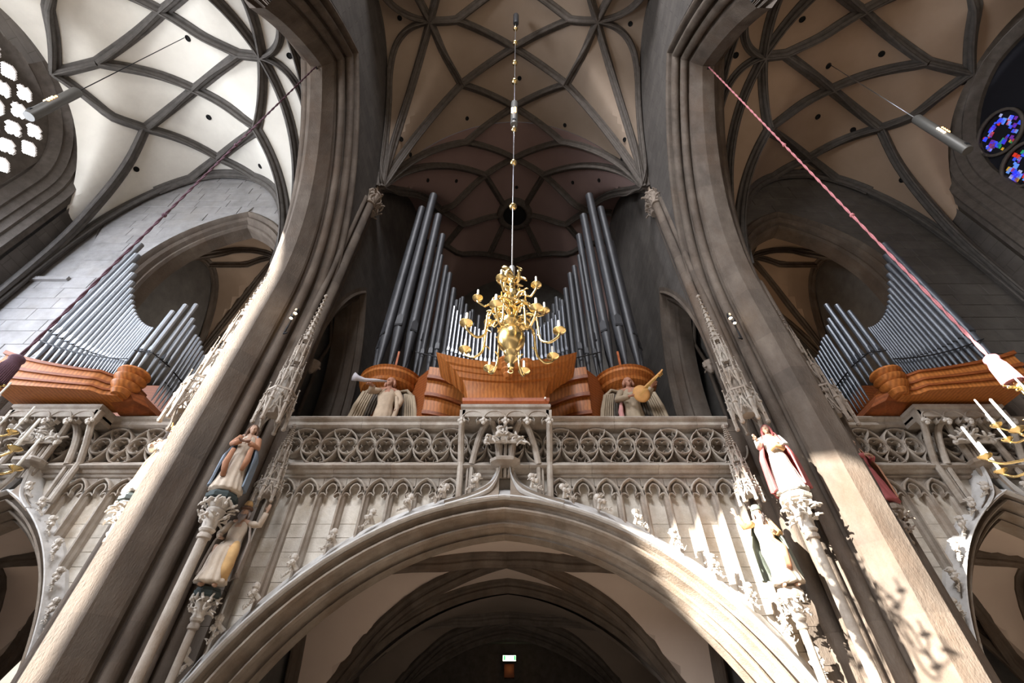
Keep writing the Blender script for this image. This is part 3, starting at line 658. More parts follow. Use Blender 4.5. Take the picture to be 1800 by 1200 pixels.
    nL = int(half_len[0] / per); nR = int(half_len[1] / per)
    for i in range(-nL - 1, nR + 1):
        x = cx + i * per + per / 2
        if x < cx - half_len[0] + .1 or x > cx + half_len[1] - .1: continue
        r = per / 2 - .012; ring = bar([(x + r * math.cos(2 * PI * k / 20), zc + r * math.sin(2 * PI * k / 20) * .98) for k in range(20)], closed=True).build('tracery_ring', 'gallery_stone', G_)
        m3 = MB(); fo = .108
        for k in range(4):
            a = PI / 4 + k * PI / 2
            ox, oz = x + math.cos(a) * fo, zc + math.sin(a) * fo
            pts = [(ox + .085 * math.cos(a + u), oz + .085 * math.sin(a + u)) for u in (-1.9, -1.3, -.6, 0, .6, 1.3, 1.9)]
            mm = bar(pts, .026, .16, y=10.05); m3.v += [v for v in mm.v] if False else []; m3.add(mm.v, mm.f)
        m3.build('quatrefoil', 'gallery_stone', ring)
        # upper arcs on even junctions, lower on odd ones
        xj = x + per / 2; up = (i % 2 == 0); sg = 1 if up else -1
        R_ = per * 1.0
        arc = [(xj + R_ * math.cos(t) * .97, zc + sg * R_ * 1.06 * math.sin(t)) for t in [PI * k / 16 for k in range(17)]]
        bar(arc, .042).build('tracery_arc', 'gallery_stone', G_)
        for q in (1, -1):
            pts = [(xj + q * .21, zc + sg * .47), (xj + q * .205, zc + sg * .40), (xj + q * .16, zc + sg * .30), (xj + q * .10, zc + sg * .23), (xj + q * .04, zc + sg * .16), (xj, zc + sg * .05)]
            bar(pts, .04).build('tracery_dagger', 'gallery_stone', G_)
        m4 = MB()
        for q in (1, -1):
            mm = bar([(xj + q * .2, zc + sg * .42), (xj + q * .10, zc + sg * .44), (xj + q * .09, zc + sg * .37), (xj + q * .13, zc + sg * .32)], .02, .1, y=10.06); m4.add(mm.v, mm.f)
        mm = bar([(xj - .08, zc + sg * .27), (xj, zc + sg * .33), (xj + .08, zc + sg * .27)], .02, .1, y=10.06); m4.add(mm.v, mm.f)
        m4.build('dagger_cusps', 'gallery_stone', G_)
    # projecting bay
    yb, hw = 9.42, 1.08
    MB().loft([[(cx - hw - e, 10, z), (cx - hw - e, yb - e, z), (cx + hw + e, yb - e, z), (cx + hw + e, 10, z)] for e, z in ((0, 6.5), (.0, 6.72), (.05, 6.76), (.05, 6.84), (0, 6.85))]).build('bay_cornice', 'gallery_stone', G_)
    MB().box((cx - hw, yb + .1, 6.6), (cx + hw, 10, 6.66)).build('bay_floor', 'gallery_stone', G_)
    for k in range(4):
        mid = cx - hw + hw / 4 + k * hw / 2; ha = Arch(hw / 4, 6.42, 6.66)
        for q in (1, -1):
            hp = ha.half_pts(0, 7); P = [Vector((mid + q * aa, yb - .02, z)) for aa, z in hp]; N_ = [Vector((q * (aa + ha.m), 0, z - 6.42)).normalized() for aa, z in hp]
            MB().path_beam(P, N_, .05, .16, (0, 1, 0), .03).build('bay_arch', 'gallery_stone', G_)
        m2 = MB()
        for q in (1, -1):
            mm = bar([(mid + q * .25, 6.40), (mid + q * .17, 6.43), (mid + q * .10, 6.37), (mid + q * .09, 6.43), (mid + q * .13, 6.5), (mid + q * .10, 6.57), (mid, 6.6)], .035, .14, y=yb + .02); m2.add(mm.v, mm.f)
        m2.build('bay_trefoil', 'gallery_stone', G_)
        # curved ribs that run back under the bay to the wall
        tx = {0: -.80, 1: -.13, 2: .13, 3: .80}[k]; sx = {0: -.34, 1: -.42, 2: .42, 3: .34}[k]; zlow = {0: 4.7, 1: 5.45, 2: 5.45, 3: 4.7}[k]
        pts = [(cx + sx * 1.0 + (tx - sx) * t ** .55, yb + .1 + (9.9 - yb - .1) * t ** .5, 6.5 - (6.5 - 5.45) * t ** 1.5) for t in [i / 10 for i in range(11)]]
        MB().tube(pts, .078, 8).build('bay_rib', 'gallery_stone', G_)
        if k in (0, 3): MB().tube([(cx + tx, 9.93, 5.5), (cx + tx, 9.95, 4.55)], .055, 6).tube([(cx + tx * 1.12, 9.95, 5.5), (cx + tx * 1.12, 9.97, 4.55)], .03, 6).build('bay_rib', 'gallery_stone', G_)
    for k in range(5):
        x = cx - hw + k * hw / 2; m = MB(); m.tube([(x, yb, 6.45), (x, yb, 6.36)], [.05, .03], 6)
        m.ball((x - .06, yb - .02, 6.37), .045, 6, 4); m.ball((x + .06, yb - .02, 6.37), .045, 6, 4); m.ball((x, yb - .03, 6.30), .055, 6, 4); m.ball((x, yb - .06, 6.37), .04, 6, 4); m.build('pendant', 'carved_stone', G_)
        if k in (0, 4): MB().loft([[(x - w, yb, z), (x + w, yb, z), (x + w, yb + .16, z), (x - w, yb + .16, z)] for z, w in ((6.3, .02), (6.45, .06), (6.7, .07))]).build('bay_corner', 'gallery_stone', G_)
        if k in (0, 4): MB().tube([(x, yb + .04, 6.4), (x * 1.0, yb + .3, 5.9), (cx + (x - cx) * .99, 9.9, 5.5), (cx + (x - cx) * .97, 9.92, 4.5)], [.075] * 4, 8).build('bay_post', 'gallery_stone', G_)
    # centre stem, its console and the flower
    for dx, r in ((-.17, .05), (-.1, .03), (0, .045), (.1, .03), (.17, .05)): MB().tube([(cx + dx, 9.86, 6.2 if dx == 0 else 6.0), (cx + dx, 9.88, 5.5), (cx + dx * .9, 9.9, 5.1)], r, 8).build('stem_shaft', 'gallery_stone', G_)
    MB().loft([[(cx + w, 9.75 - d, z), (cx + w * .6, 9.62 - d, z), (cx - w * .6, 9.62 - d, z), (cx - w, 9.75 - d, z), (cx - w, 10, z), (cx + w, 10, z)] for w, d, z in ((.2, -.1, 5.34), (.34, .06, 5.40), (.36, .08, 5.46), (.2, -.05, 5.56))]).build('stem_console', 'gallery_stone', G_)
    fl = MB(); c = Vector((cx - .02, 9.66, 6.05))
    for dx, dz, r in ((0, .22, .09), (-.12, .08, .1), (.12, .06, .09), (-.3, -.04, .09), (.32, -.04, .09), (0, 0, .12), (-.44, -.14, .07), (.46, -.12, .07), (0, .34, .06)):
        fl.ball(c + Vector((dx, random.uniform(-.05, .03), dz)), r, 8, 5, jit=.14)
        for k in range(4): fl.leaf(c + Vector((dx, -.04, dz)), (random.uniform(-1, 1), -.8, random.uniform(-.6, 1)), .15, .6)
    fl.tube([c + Vector((-.45, 0, -.12)), c + Vector((0, .05, -.08)), c + Vector((.45, 0, -.12))], .05, 6)
    fl.tube([c + Vector((0, .1, 0)), (cx, 9.9, 6.0)], .06, 6)
    fl.build('finial_flower', 'carved_stone', G_)
    # crockets
    if big: AS = (.62, 1.35, 2.1, 2.85, 3.55, 4.2, 4.75, 5.2, 5.55)
    else: AS = (.45, 1.0, 1.5, 1.95, 2.35, 2.65, 2.85)
    for i, a in enumerate(AS):
        for sd in (1, -1):
            if a < a0: z = z0 + (tip - z0) * ((1 - a / a0) ** 1.9 * .8 + .2 * (1 - a / a0)) + .02; out = (sd * .4, 0, .9)
            else: z = arch.z(a, .86 * sc_); out = (sd * (a + arch.m), 0, z - arch.zs)
            if i > 0 and not big and z < -1: continue
            crocket((cx + sd * a, 9.85, z + .02), out, .27 if big else .25, G_, i * 2 + sd)
    # plain returns against the piers
    for sd, hl in ((-1, half_len[0]), (1, half_len[1])):
        if hl > 6: continue
        xa, xb = sorted((cx + sd * (hl - .05), cx + sd * (hl + (.85 if big else .5)))); z = -1.6
        while z < 6.8:
            z1 = min(z + .62, 6.85); MB().box((xa, 10.04, z + .004), (xb, 10.4, z1 - .004)).build('return_stone', 'pier_stone', G_); z = z1
    # loft floor
    MB().box((cx - half_len[0], 10.3, 6.0), (cx + half_len[1], 16 if not big else 21.5, 6.2)).build('loft_floor', 'floor_stone', G_)
    return G_
gallery(0, XG, (5.65, 5.75), ARG, 0, 'central carved stone organ gallery with wide arch, pierced parapet and crockets', None)
gallery(-1, X(-1, 11.4), (6.5, 3.1), ARS, 0, 'left aisle stone gallery with narrow ogee arch below the daylit side organ', None)
gallery(1, X(1, 11.3), (3.0, 6.5), ARS, 0, 'right aisle stone gallery with narrow ogee arch in deep shade', None)
# vaults under the galleries
def under(cx, hx, y0, y1, R, m, zs, H, mt, rm, wr=.32):
    cy, hy = (y0 + y1) / 2, (y1 - y0) / 2
    def f(x, y):
        q = R * R - (abs(x - cx) + m) ** 2; A = zs + math.sqrt(q) if q > 0 else zs
        B = -.5 + (H + .5) * g((y - cy) / (hy * (1.14 if y < cy else .94)), 3.0, .6)
        return max(A, B, zs)
    ce = thing('ceiling', None, None, (0, 0, 0), kind='structure')
    vault_mesh(f, [cx + t for t in esp(-hx, hx, 40)], esp(y0, y1, 24), mt, ce)
    for sx in (1, -1):
        for yy in (y0, y1): rib(f, (cx, cy, 0), (cx + sx * hx * (.985 if yy < cy else .84), yy, 0), ce, rm, n=26, w=wr, d=wr, dense_end=True)
        rib(f, (cx + sx * hx * .985, y1, 0), (cx, y1, 0), ce, rm, n=26, w=.5, d=.36)
        rib(f, (cx + sx * hx * .985, y0, 0), (cx + sx * hx * .985, y1, 0), ce, rm, n=30, w=wr, d=wr)
    return f
under(XG, 5.7, 10.6, 15.1, 6.62, .5, -2.2, 4.15, 'under_plaster', 'pier_stone', .36)
under(XG, 5.3, 15.3, 19.5, 6.3, .6, -2.2, 3.9, 'shaded_porch_plaster', 'rib_stone', .34)
for s in (-1, 1): under(X(s, 11.4), 2.9, 10.9, 15, 4.9, 2.0, .2, 4.3, 'under_plaster', 'pier_stone')
bk = thing('wall_porch', None, None, (0, 0, 0), kind='structure')
MB().box((-20, 22, -1.6), (20, 22.3, 6)).build('masonry', 'rib_stone', bk)
MB().box((-20, 15.9, -1.6), (-6.2, 16.2, 6)).box((5.9, 15.9, -1.6), (20, 16.2, 6)).build('masonry', 'dark_ashlar', bk)
MB().box((-6.5, 10.9, -1.6), (-6.1, 22, 6)).box((5.6, 10.9, -1.6), (6.0, 22, 6)).build('masonry', 'dark_ashlar', bk)
# exit sign with an orange lamp under it
t = thing('exit_sign', 'small glowing green and white exit sign in the dark porch under the central arch', 'sign', (-.33, 21.7, 3.3))
MB().box((-.60, 21.72, 3.38), (-.06, 21.8, 3.60)).build('sign_box', 'black_iron', t)
MB().box((-.585, 21.70, 3.4), (-.075, 21.719, 3.58)).build('sign_panel', 'sign_white', t)
m = MB()
for x in (-.56, -.15): m.box((x, 21.68, 3.42), (x + .07, 21.699, 3.57))
m.build('green_panel', 'sign_green', t)
m = MB(); m.beam((-.36, 21.69, 3.53), (-.33, 21.69, 3.47), .02, .01, (0, 1, 0)); m.beam((-.33, 21.69, 3.47), (-.37, 21.69, 3.42), .018, .01, (0, 1, 0)); m.beam((-.33, 21.69, 3.47), (-.29, 21.69, 3.42), .018, .01, (0, 1, 0)); m.ball((-.345, 21.69, 3.55), .016, 6, 4); m.build('running_figure', 'sign_green', t)
t = thing('wall_lantern', 'dim orange lit wooden lantern box just beneath the exit sign', 'lamp', (-.33, 21.7, 2.8))
MB().box((-.52, 21.6, 2.85), (-.14, 21.9, 3.28)).build('lantern_box', 'brown_wood', t)
ld = bpy.data.lights.new('lantern_light', 'POINT'); ld.energy = .7; ld.color = (1, .45, .12); ld.shadow_soft_size = .05
lo = bpy.data.objects.new('bulb_light', ld); COL.objects.link(lo); lo.parent = t; lo.location = (0, -.35, .35)

# ================================================================== ORGANS
def pipe(parent, x, y, z0, foot, h, r, mt, fx=0, fy=-1, name='organ_pipe'):
    """open flue pipe: conical foot, flattened mouth with dark slot and lips, body, rim"""
    n = 12 if r > .07 else 10; mb = MB(); mb.cur = 0; zf = z0 + foot
    mb.lathe((x, y, z0), [(r * .16, 0), (r * .26, foot * .06), (r * .93, foot * .93), (r, foot)], n)
    mb.lathe((x, y, zf), [(r * .96, 0), (r * .96, r * .5), (r, r * .9), (r, h - foot - .02), (r * 1.02, h - foot - .01), (r * 1.02, h - foot), (r * .8, h - foot)], n)
    f = Vector((fx, fy, 0)).normalized(); a = Vector((-f.y, f.x, 0)); c = Vector((x, y, zf)); w = r * .68
    mb.add([c + f * r * .99 - a * w + Vector((0, 0, r * .55)), c + f * r * .99 + a * w + Vector((0, 0, r * .55)), c + f * r * .97 + a * w * .9 + Vector((0, 0, r * 2.6)), c + f * r * 1.02 + Vector((0, 0, r * 3.3)), c + f * r * .97 - a * w * .9 + Vector((0, 0, r * 2.6))], [(0, 1, 2, 3, 4)])
    mb.cur = 1
    q = [c + f * r * 1.03 - a * w + Vector((0, 0, r * .02)), c + f * r * 1.03 + a * w + Vector((0, 0, r * .02)), c + f * r * 1.03 + a * w + Vector((0, 0, r * .52)), c + f * r * 1.03 - a * w + Vector((0, 0, r * .52))]
    mb.loft([[p - f * r * .25 for p in q], q])
    return mb.build(name, [mt, 'mouth_black'], parent, smooth=True, auto=35)
# ---- central organ
t = thing('pipe_organ', 'large central organ of dark towering pipes above a golden brown boat shaped wooden front', 'organ', (XG, 9.6, 6.2))
# boat shaped front in layers
def boat(cx, y0, zb, zt_c, zt_e, hw_b, hw_t, layers, name, mt, fl=.35, sgn=0):
    for li, (t0, t1, ex) in enumerate(layers):
        rows = []
        for j in range(5):
            tt = t0 + (t1 - t0) * j / 4; row = []
            for i in range(25):
                q = -1 + 2 * i / 24; zt = zt_c + (zt_e - zt_c) * abs(q) ** 1.9
                hw = hw_b + (hw_t - hw_b) * tt ** 2.4 + ex; z = zb + (zt - zb) * tt
                row.append((cx + q * hw, y0 - fl * tt ** 1.5 - ex * 1.2 - .16 * (1 - q * q), z))
            rows.append(row)
        fr = rows; bk_ = [(p[0], y0 + .5, p[2]) for p in rows[-1]]; bb = [(p[0], y0 + .5, p[2]) for p in rows[0]]
        mb = MB(); mb.grid([bb] + fr + [bk_])
        for e in (0, -1):
            col = [bb[e]] + [r[e] for r in fr] + [bk_[e]]; mb.add(col, [tuple(range(len(col)))])
        mb.build(name, mt, t, smooth=True, auto=35)
boat(XG, 9.55, 6.95, 7.78, 8.28, 1.0, 1.72, [(0, .60, 0), (.56, .72, .07), (.70, .84, .11), (.82, 1.0, .17)], 'boat_panel', 'organ_wood')
MB().loft([[(XG - 1.08 - e, 10.1, z), (XG - 1.08 - e, 9.4 - e, z), (XG + 1.08 + e, 9.4 - e, z), (XG + 1.08 + e, 10.1, z)] for e, z in ((-.02, 6.86), (.03, 6.94), (.03, 7.04), (-.04, 7.05))]).build('plinth_board', 'red_wood', t)
MB().ball((XG + 1.0, 9.33, 7.0), .03, 8, 5).build('round_stud', 'candle_wax', t)
for cx_, r in ((XG + .04, .30), (XG + .52, .20)):
    mb = MB(); prof = []
    for k in range(4 if r > .2 else 3): prof += [(r * (1 - .2 * k), -.13 * k), (r * (1.0 - .2 * k), -.13 * k - .05), (r * (.72 - .18 * k), -.13 * k - .13)]
    prof = prof[::-1]; mb.lathe((cx_, 9.02, 7.92), prof + [(r * .6, .03)], 18); mb.build('turned_pendant', 'organ_wood', t, smooth=True, auto=35)
for i in range(29):   # front pipes
    q = -1 + 2 * i / 28; x = XG + q * 1.72; y = 9.72 - .10 * (1 - q * q)
    zb = 7.74 + .46 * abs(q) ** 1.9; top = 9.55 + 1.35 * abs(q) ** 2.6; ft = .55 + .2 * abs(q)
    pipe(t, x, y, zb, ft, top - zb, .056, 'pipe_tin')
MB().tube([(XG - 1.75 + .125 * i, 9.60 - .10 * (1 - (i / 14 - 1) ** 2) + .18, 8.5 + .5 * abs(i / 14 - 1) ** 2) for i in range(29)], .015, 6).build('pipe_rail', 'black_iron', t)
for s in (-1, 1):
    # stepped curved wooden block
    xa, xb = 1.0, 2.36
    for k, (z0, z1, out) in enumerate(((6.3, 6.75, 0), (6.75, 6.85, .07), (6.85, 7.3, .02), (7.3, 7.42, .11), (7.42, 7.9, .05), (7.9, 8.02, .15), (8.02, 8.5, .08), (8.5, 8.62, .2), (8.62, 8.98, .12))):
        rows = []
        for z in (z0, z1):
            rows.append([(XG + s * (xa + (xb - xa) * q / 8), 10.75 - out - .22 * math.sin(q / 8 * 2.2 - .6) + (z - z0) * .0, z - .28 * (1 - q / 8) ** 1.5 * (z / 8.9)) for q in range(9)])
        mb = MB(); mb.grid([[(p[0], 11.3, p[2]) for p in rows[0]], rows[0], rows[1], [(p[0], 11.3, p[2]) for p in rows[1]]])
        for e in (0, -1): mb.add([(rows[0][e][0], 11.3, rows[0][e][2]), rows[0][e], rows[1][e], (rows[1][e][0], 11.3, rows[1][e][2])], [(0, 1, 2, 3)])
        mb.build('stepped_moulding' if k % 2 else 'stepped_panel', 'organ_wood' if k % 2 == 0 else 'dark_organ_wood', t, smooth=True, auto=35)
    MB().add([(XG + s * 2.36, 10.55, 6.2), (XG + s * 3.0, 11.1, 6.2), (XG + s * 3.0, 11.1, 8.9), (XG + s * 2.36, 10.5, 8.98), (XG + s * 2.36, 11.3, 6.2), (XG + s * 2.36, 11.3, 8.98)], [(0, 1, 2, 3), (0, 4, 5, 3), (3, 2, 5)]).build('side_panel', 'dark_organ_wood', t)
    # round tower corbel
    tc = (XG + s * 3.66, 11.3)
    MB().lathe((tc[0], tc[1], 7.9), [(.45, 0), (.5, .35), (.62, .55), (.86, .66), (.90, .74), (.84, .78), (.88, .84), (.98, .92), (.99, 1.0), (.94, 1.04), (1.0, 1.10), (.9, 1.13), (.2, 1.14)], 36).build('round_corbel', 'organ_wood', t, smooth=True, auto=30)
    MB().lathe((tc[0], tc[1], 6.2), [(.4, 0), (.4, 1.75)], 20).build('tower_drum', 'red_wood', t, smooth=True, auto=40)
    for dx, y, zf, zt, r in ((4.38, 11.35, 10.5, 17.0, .14), (4.17, 11.0, 10.8, 19.2, .17), (3.70, 10.78, 10.96, 20.0, .185), (3.27, 10.85, 10.8, 18.3, .17), (2.98, 11.1, 10.6, 17.1, .14), (3.9, 11.6, 10.6, 17.5, .15), (3.45, 11.6, 10.6, 16.5, .14)):
        pipe(t, XG + s * dx, y, 9.02, zf - 9.02, zt - 9.02, r, 'pipe_lead', fx=s * (dx - 3.66), fy=-.6)
    # linking pipes stepping down to the middle
    for i, (dx, zf, zt, r) in enumerate(((2.80, 9.9, 15.4, .085), (2.56, 10.0, 14.8, .10), (2.34, 10.1, 14.2, .105), (2.12, 9.8, 13.4, .10), (1.92, 9.6, 12.6, .085), (1.74, 9.5, 12.9, .08), (1.56, 9.4, 11.9, .075), (1.4, 9.3, 12.1, .07), (1.24, 9.25, 11.4, .07), (1.1, 9.2, 11.0, .065))):
        pipe(t, XG + s * dx, 10.95 + .1 * (i % 2), 8.75, zf - 8.75, zt - 8.75, r, 'pipe_lead')
    for i in range(9):
        x = XG + s * (.12 + i * .26); pipe(t, x, 11.7, 8.6, .8, 2.7 + (i / 8) * 2.6, .07, 'pipe_lead')
    MB().tube([(XG + s * 1.2, 10.83, 9.5), (XG + s * 2.2, 10.8, 9.7), (XG + s * 3.0, 10.8, 9.95)], .018, 6).build('pipe_rail', 'black_iron', t)
    MB().box((XG + s * 3.5 - .03, 10.72, 9.0), (XG + s * 3.5 + .03, 10.78, 9.9)).build('support_post', 'red_wood', t)
# ---- side organs
def side_organ(s, label):
    zinc = 'pipe_zinc' if s < 0 else 'pipe_shaded_zinc'; inn = X(s, 9.85); out = X(s, 12.75)   # inner (nave) end with knob, outer prow
    O = thing('side_organ', label, 'organ', (X(s, 11.2), 9.6, 6.85))
    lerp = lambda q: inn + (out - inn) * q
    # boat shaped base, prow at the outer end
    for k, (z0, z1, ex, o2) in enumerate(((0, .18, 0, 0), (.18, .26, .05, .10), (.26, .46, .03, .10), (.46, .56, .08, .24), (.56, .82, .05, .24), (.82, .92, .10, .42))):
        rows = []
        for zz in (z0, z1):
            row = []
            for i in range(17):
                q = i / 16; rise = .42 * q ** 2.6 * (zz / .92); x = lerp(q) + (out - inn) * (.0 if q < .6 else (q - .6) * o2 * .35)
                row.append((x, 9.02 - ex - .30 * math.sin(q * 2.4) * .6 - .25 * q ** 3 + (.14 if q < .15 else 0), 6.95 + zz * .62 + rise))
            rows.append(row)
        mb = MB(); mb.grid([[(p[0], 9.9, p[2]) for p in rows[0]], rows[0], rows[1], [(p[0], 9.9, p[2]) for p in rows[1]]])
        for e in (0, -1): mb.add([(rows[0][e][0], 9.9, rows[0][e][2]), rows[0][e], rows[1][e], (rows[1][e][0], 9.9, rows[1][e][2])], [(0, 1, 2, 3)])
        mb.build('base_moulding' if k % 2 else 'base_panel', 'organ_wood' if k % 2 == 0 else 'dark_organ_wood', O, smooth=True, auto=35)
    # turned corner knob and the slanted block beneath it
    MB().lathe((lerp(.0), 9.2, 6.98), [(.18, 0), (.24, .1), (.22, .14), (.31, .24), (.33, .3), (.24, .33), (.35, .44), (.37, .5), (.28, .54), (.38, .66), (.36, .72), (.1, .74)], 20).build('corner_knob', 'organ_wood', O, smooth=True, auto=35)
    MB().loft([[(lerp(.12), ya, z0), (lerp(-.03 - e), ya - .08, z0), (lerp(-.10 - e), ya + .25, z0), (lerp(-.10 - e), 11, z0), (lerp(.12), 11, z0)] for ya, e, z0 in ((9.85, .0, 6.86), (9.45, .07, 6.95), (9.25, .03, 7.12), (9.3, .0, 7.25))]).build('corner_block', 'dark_organ_wood', O)
    # main front pipes
    n = 20; rs = [.036 + .076 * (1 - i / (n - 1)) ** 1.7 for i in range(n)]; tot = sum(2.12 * r for r in rs); acc = 0
    for i in range(n):
        u = (acc + 1.06 * rs[i]) / tot; acc += 2.12 * rs[i]; q = 1 - u; x = lerp(.12 + .90 * q); y = 9.1 - .22 * q ** 2
        zb = 7.5 + .38 * q ** 2.6; top = 9.3 + .5 * q + 3.7 * q ** 1.9
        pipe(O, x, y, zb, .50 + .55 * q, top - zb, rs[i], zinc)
    MB().tube([(lerp(.1 + .9 * k / 12), 9.0 - .22 * (k / 12) ** 2, 8.04 + .52 * (k / 12) ** 1.8) for k in range(13)], .018, 6).build('pipe_rail', 'black_iron', O)
    # four corner pipes
    for dq, dy, zt in ((.06, -.06, 10.0), (.0, -.0, 10.35), (-.05, .16, 10.55), (-.06, .34, 10.1), (-.07, .5, 9.95)):
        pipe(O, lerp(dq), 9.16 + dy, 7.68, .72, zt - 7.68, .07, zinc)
    MB().tube([(lerp(.1), 9.0, 8.35), (lerp(-.05), 9.1, 8.35), (lerp(-.1), 9.7, 8.35)], .018, 6).build('pipe_rail', 'black_iron', O)
    # return side: small pipes running back to a wooden post
    for i in range(12):
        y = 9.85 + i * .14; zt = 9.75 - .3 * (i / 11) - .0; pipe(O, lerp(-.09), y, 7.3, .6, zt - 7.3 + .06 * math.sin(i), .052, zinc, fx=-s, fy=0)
    MB().tube([(lerp(-.115), 9.85, 8.3), (lerp(-.115), 11.4, 8.3)], .018, 6).build('pipe_rail', 'black_iron', O)
    px = lerp(-.12); MB().box((px - .16, 11.5, 6.3), (px + .16, 11.8, 10.0)).build('wooden_post', 'red_wood', O)
    MB().loft([[(px - w, 11.35 - w * .2, z), (px + w, 11.35 - w * .2, z), (px + w, 12.0, z), (px - w, 12.0, z)] for w, z in ((.18, 9.7), (.3, 9.85), (.3, 10.1), (.2, 10.15))]).build('post_cap', 'red_wood', O)
    MB().box((min(px, lerp(.9)), 11.6, 6.3), (max(px, lerp(.9)), 11.7, 9.2)).build('case_back', 'dark_organ_wood', O)
    return O
side_organ(-1, 'side organ in the left aisle, shining grey pipes fanned above daylit wooden base')
side_organ(1, 'side organ in the dark right aisle, blue grey pipes fanned above wooden base')

# ================================================================== FIGURES, CANOPIES, CONSOLES
def remesh(mb, voxel, name, mt, parent, smooth=3):
    me = bpy.data.meshes.new('temp'); me.from_pydata([tuple(p) for p in mb.v], [], mb.f)
    ob = bpy.data.objects.new('temp', me); COL.objects.link(ob)
    md = ob.modifiers.new('r', 'REMESH'); md.mode = 'VOXEL'; md.voxel_size = voxel; md.use_smooth_shade = True
    ms = ob.modifiers.new('s', 'SMOOTH'); ms.iterations = smooth; ms.factor = .5
    dg = bpy.context.evaluated_depsgraph_get(); new = bpy.data.meshes.new_from_object(ob.evaluated_get(dg)); bpy.data.objects.remove(ob)
    new.materials.clear(); new.materials.append(M[mt]); new.name = name
    o = bpy.data.objects.new(name, new); ORG[o.name] = Vector((0, 0, 0)); return finish(o, parent, None, None, None, None)
def lerpv(a, b, t): return Vector(a).lerp(Vector(b), t)
def limb(mb, pts, rad): mb.tube(pts, rad, 10)
def hand(mb, w, d, up, size=1.0, grip=False):
    """palm with four unequal fingers and a thumb, w = wrist, d = direction of the fingers, up = back of hand"""
    w, d, up = Vector(w), Vector(d).normalized(), Vector(up).normalized(); sd = d.cross(up).normalized(); up = sd.cross(d).normalized(); k = size
    mb.tube([w - d * .02 * k, w + d * .04 * k, w + d * .085 * k], [.026 * k, .038 * k, .040 * k], 8, flat=.55)
    for i, L in enumerate((.068, .080, .074, .058)):
        b = w + d * .08 * k + sd * (-.030 + .020 * i) * k; c = -.9 if grip else -.25
        p1 = b + d * L * .5 * k + up * c * .012 * k; p2 = p1 + (d * (.35 if grip else .85) + up * c * .9).normalized() * L * .5 * k
        mb.tube([b, p1, p2], [.0115 * k, .0105 * k, .0085 * k], 6)
    b = w + d * .03 * k - sd * .034 * k; mb.tube([b, b + (d * .6 - sd * .8) * .035 * k, b + (d * 1.0 - sd * .6) * .062 * k], [.014 * k, .0125 * k, .010 * k], 6)
def head(mb, c, f=(0, -1, 0), k=1.0):
    c = Vector(c); f = Vector(f).normalized(); r = Vector((0, 0, 1)).cross(f).normalized(); u = f.cross(r)
    P = lambda a, b, e: c + r * a * k + f * b * k + u * e * k
    mb.ball(c + u * .02 * k, .098 * k, 14, 10, (.86, 1.0, 1.16)); mb.ball(P(0, .035, -.055), .062 * k, 12, 8, (.95, .9, 1.0)); mb.ball(P(0, .07, -.10), .024 * k, 8, 6)
    mb.tube([P(0, .085, .03), P(0, .105, .0), P(0, .118, -.022)], [.012 * k, .014 * k, .019 * k], 8)          # nose
    mb.tube([P(-.028, .088, -.058), P(0, .098, -.056), P(.028, .088, -.058)], [.007 * k, .011 * k, .007 * k], 6)  # lips
    mb.tube([P(-.026, .084, -.070), P(0, .093, -.071), P(.026, .084, -.070)], [.006 * k, .010 * k, .006 * k], 6)
    for q in (-1, 1):
        mb.tube([P(q * .058, .072, .034), P(q * .035, .09, .042), P(q * .012, .09, .034)], [.008 * k, .010 * k, .008 * k], 6)   # brow
        mb.ball(P(q * .034, .078, .016), .015 * k, 8, 6, (1.2, .8, .8)); mb.ball(P(q * .045, .06, -.03), .026 * k, 8, 6)
        mb.ball(P(q * .088, -.005, 0), .026 * k, 8, 6, (.4, .8, 1.2))
    mb.tube([P(0, -.01, -.08), P(0, -.02, -.17)], [.055 * k, .062 * k], 10)
